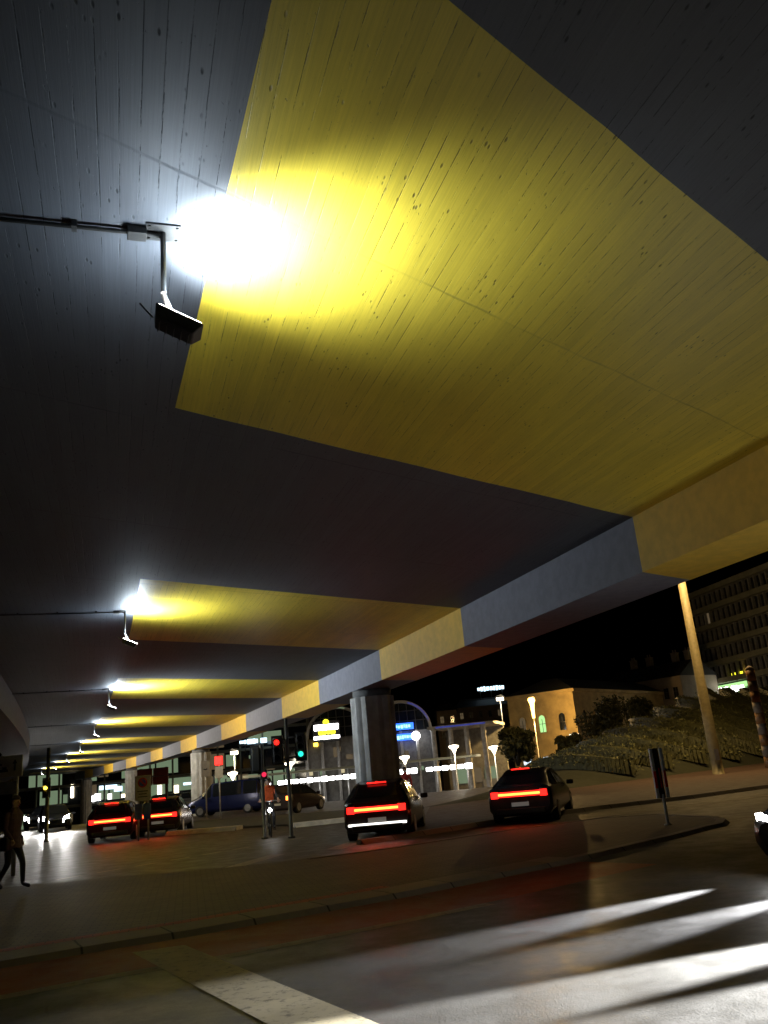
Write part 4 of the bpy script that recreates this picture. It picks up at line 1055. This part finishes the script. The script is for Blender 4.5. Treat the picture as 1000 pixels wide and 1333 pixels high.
for r0_, r1_ in zip(ringsj, ringsj[1:]):
    for q in range(n): mb.face([r0_[q], r0_[(q + 1) % n], r1_[(q + 1) % n], r1_[q]], 0, None, True)
mb.build('jacket', CL['plum'], t)
mb = MB(); mb.box((.02, -.27, .86), (.3, .1, .26)); mb.build('shoulder_bag', M['black'], t, bevel=.03)

# cyclist with a high visibility vest, facing us; bicycle stays a thing of its own
pc = at(352, 1089); rzc = R(-78)
bt = thing('bicycle', (pc.x, pc.y, .004), 'bicycle with a bright white front light under the rider', 'bicycle', rzc)
for x in (.52, -.52):
    mb = MB(); mb.tube([(x + .34 * math.cos(a * math.pi / 14), 0, .345 + .34 * math.sin(a * math.pi / 14)) for a in range(29)], .018, 6, cap=False); wh = mb.build('wheel', M['rubber'], bt)
    mb = MB()
    for a in range(10): mb.tube([(x, 0, .345), (x + .33 * math.cos(a * .628), 0, .345 + .33 * math.sin(a * .628))], .003, 4)
    mb.lathe([(.02, .32), (.02, .37)], 8, (x, 0, 0)); mb.build('spokes', M['metal'], wh)
mb = MB()
for a, b_ in (((-.15, 0, .30), (-.28, 0, .88)), ((-.15, 0, .30), (.36, 0, .80)), ((-.25, 0, .74), (.34, 0, .88)), ((-.15, 0, .30), (-.52, 0, .345)), ((-.25, 0, .74), (-.52, 0, .345)), ((.34, 0, .96), (.52, 0, .345))): mb.tube([a, b_], .017, 8)
mb.build('frame', M['dark_metal'], bt)
mb = MB(); mb.tube([(.34, 0, .92), (.34, 0, 1.06)], .016, 8); mb.tube([(.22, .30, 1.05), (.34, .15, 1.08), (.36, 0, 1.06), (.34, -.15, 1.08), (.22, -.30, 1.05)], .013, 8); mb.build('handlebar', M['metal'], bt)
mb = MB(); mb.ball((-.29, 0, .92), .1, 12, sc=(1.3, .7, .35)); mb.build('saddle', M['black'], bt)
mb = MB()
mb.tube([(-.15, -.06, .30), (-.15, .06, .30)], .08, 14); mb.tube([(-.15, .1, .3), (-.02, .1, .2)], .01, 6); mb.tube([(-.15, -.1, .3), (-.28, -.1, .4)], .01, 6); mb.box((-.02, .15, .2), (.09, .09, .025)); mb.box((-.28, -.15, .4), (.09, .09, .025)); mb.build('pedals', M['dark_metal'], bt)
mb = MB(); mb.ball((.44, 0, .80), .06, 10); mb.build('front_light', G['head'], bt)
t = thing('person', (pc.x, pc.y, .004), 'cyclist in an orange high visibility vest riding towards the camera', 'person', rzc)
J = {'pelvis': ((-.27, 0, 1.02), (.145, .12)), 'belly': ((-.20, 0, 1.16), (.14, .105)), 'chest': ((-.07, 0, 1.38), (.175, .125)), 'neckb': ((-.02, 0, 1.50), (.085, .075)), 'neck': ((0, 0, 1.56), .054), 'head': ((.03, 0, 1.645), (.085, .095)), 'crown': ((.03, 0, 1.73), (.07, .08)),
     'hipL': ((-.24, .10, .97), .09), 'kneeL': ((.12, .13, .64), .06), 'ankL': ((-.06, .14, .29), .042), 'toeL': ((.08, .15, .24), (.04, .034)),
     'hipR': ((-.24, -.10, .97), .09), 'kneeR': ((.14, -.13, .80), .06), 'ankR': ((-.31, -.14, .50), .042), 'toeR': ((-.17, -.15, .44), (.04, .034)),
     'shL': ((-.06, .19, 1.44), .066), 'elL': ((.06, .27, 1.20), .047), 'wristL': ((.20, .29, 1.09), .03), 'shR': ((-.06, -.19, 1.44), .066), 'elR': ((.06, -.27, 1.20), .047), 'wristR': ((.20, -.29, 1.09), .03)}
B = [('pelvis', 'belly'), ('belly', 'chest'), ('chest', 'neckb'), ('neckb', 'neck'), ('neck', 'head'), ('head', 'crown')]
for s in 'LR': B += [('pelvis', 'hip' + s), ('hip' + s, 'knee' + s), ('knee' + s, 'ank' + s), ('ank' + s, 'toe' + s), ('chest', 'sh' + s), ('sh' + s, 'el' + s), ('el' + s, 'wrist' + s)]
hand(J, B, 'L', J['wristL'][0], (.6, 0, -.2), (.1, -1, 0), .8); hand(J, B, 'R', J['wristR'][0], (.6, 0, -.2), (.1, 1, 0), .8)
def pick2(c):
    if c.z > 1.555: return 2
    if c.x > .17 and c.z > 1.0: return 2
    if c.z < .33 and c.y > 0 or c.z < .52 and c.y < 0 and c.x < -.1: return 3
    if c.z > 1.06 and abs(c.y) < .2: return 0
    return 1
skin_body('body', J, B, [CL['orange'], CL['dark'], M['skin'], M['black']], pick2, t)
head_parts(t, (.03, 0, 1.65), (1, 0, -.05), M['hair'])
# person in red by the thick column
pr_ = atY(531, 1050, 40)
t = thing('person', (pr_.x, pr_.y, .004), 'person in a red jacket standing far off right of the thick column', 'person', R(-90))
J = {'pelvis': ((0, 0, .93), (.15, .115)), 'belly': ((0, 0, 1.08), (.15, .105)), 'chest': ((.0, 0, 1.30), (.18, .12)), 'neckb': ((.0, 0, 1.45), (.085, .075)), 'neck': ((.01, 0, 1.52), .055), 'head': ((.03, 0, 1.61), (.085, .095)), 'crown': ((.03, 0, 1.69), (.07, .08)),
     'hipL': ((.0, .10, .88), .09), 'kneeL': ((.02, .11, .48), .06), 'ankL': ((-.01, .12, .09), .042), 'toeL': ((.14, .13, .035), (.04, .033)), 'hipR': ((.0, -.10, .88), .09), 'kneeR': ((.02, -.11, .48), .06), 'ankR': ((-.01, -.12, .09), .042), 'toeR': ((.14, -.13, .035), (.04, .033)),
     'shL': ((0, .19, 1.38), .068), 'elL': ((-.02, .26, 1.10), .05), 'wristL': ((.10, .24, .88), .032), 'shR': ((0, -.19, 1.38), .068), 'elR': ((-.02, -.26, 1.10), .05), 'wristR': ((.10, -.24, .88), .032)}
B = [('pelvis', 'belly'), ('belly', 'chest'), ('chest', 'neckb'), ('neckb', 'neck'), ('neck', 'head'), ('head', 'crown')]
for s in 'LR': B += [('pelvis', 'hip' + s), ('hip' + s, 'knee' + s), ('knee' + s, 'ank' + s), ('ank' + s, 'toe' + s), ('chest', 'sh' + s), ('sh' + s, 'el' + s), ('el' + s, 'wrist' + s)]
hand(J, B, 'L', J['wristL'][0], (.2, 0, -1), (1, 0, .2)); hand(J, B, 'R', J['wristR'][0], (.2, 0, -1), (1, 0, .2))
def pick3(c):
    if c.z > 1.51: return 2
    if c.z < .12: return 3
    if abs(c.y) > .17 and c.z < .90: return 2
    return 0 if c.z > .82 else 1
skin_body('body', J, B, [CL['red'], CL['dark'], M['skin'], M['black']], pick3, t)
head_parts(t, (.03, 0, 1.62), (1, 0, 0), M['hair'])
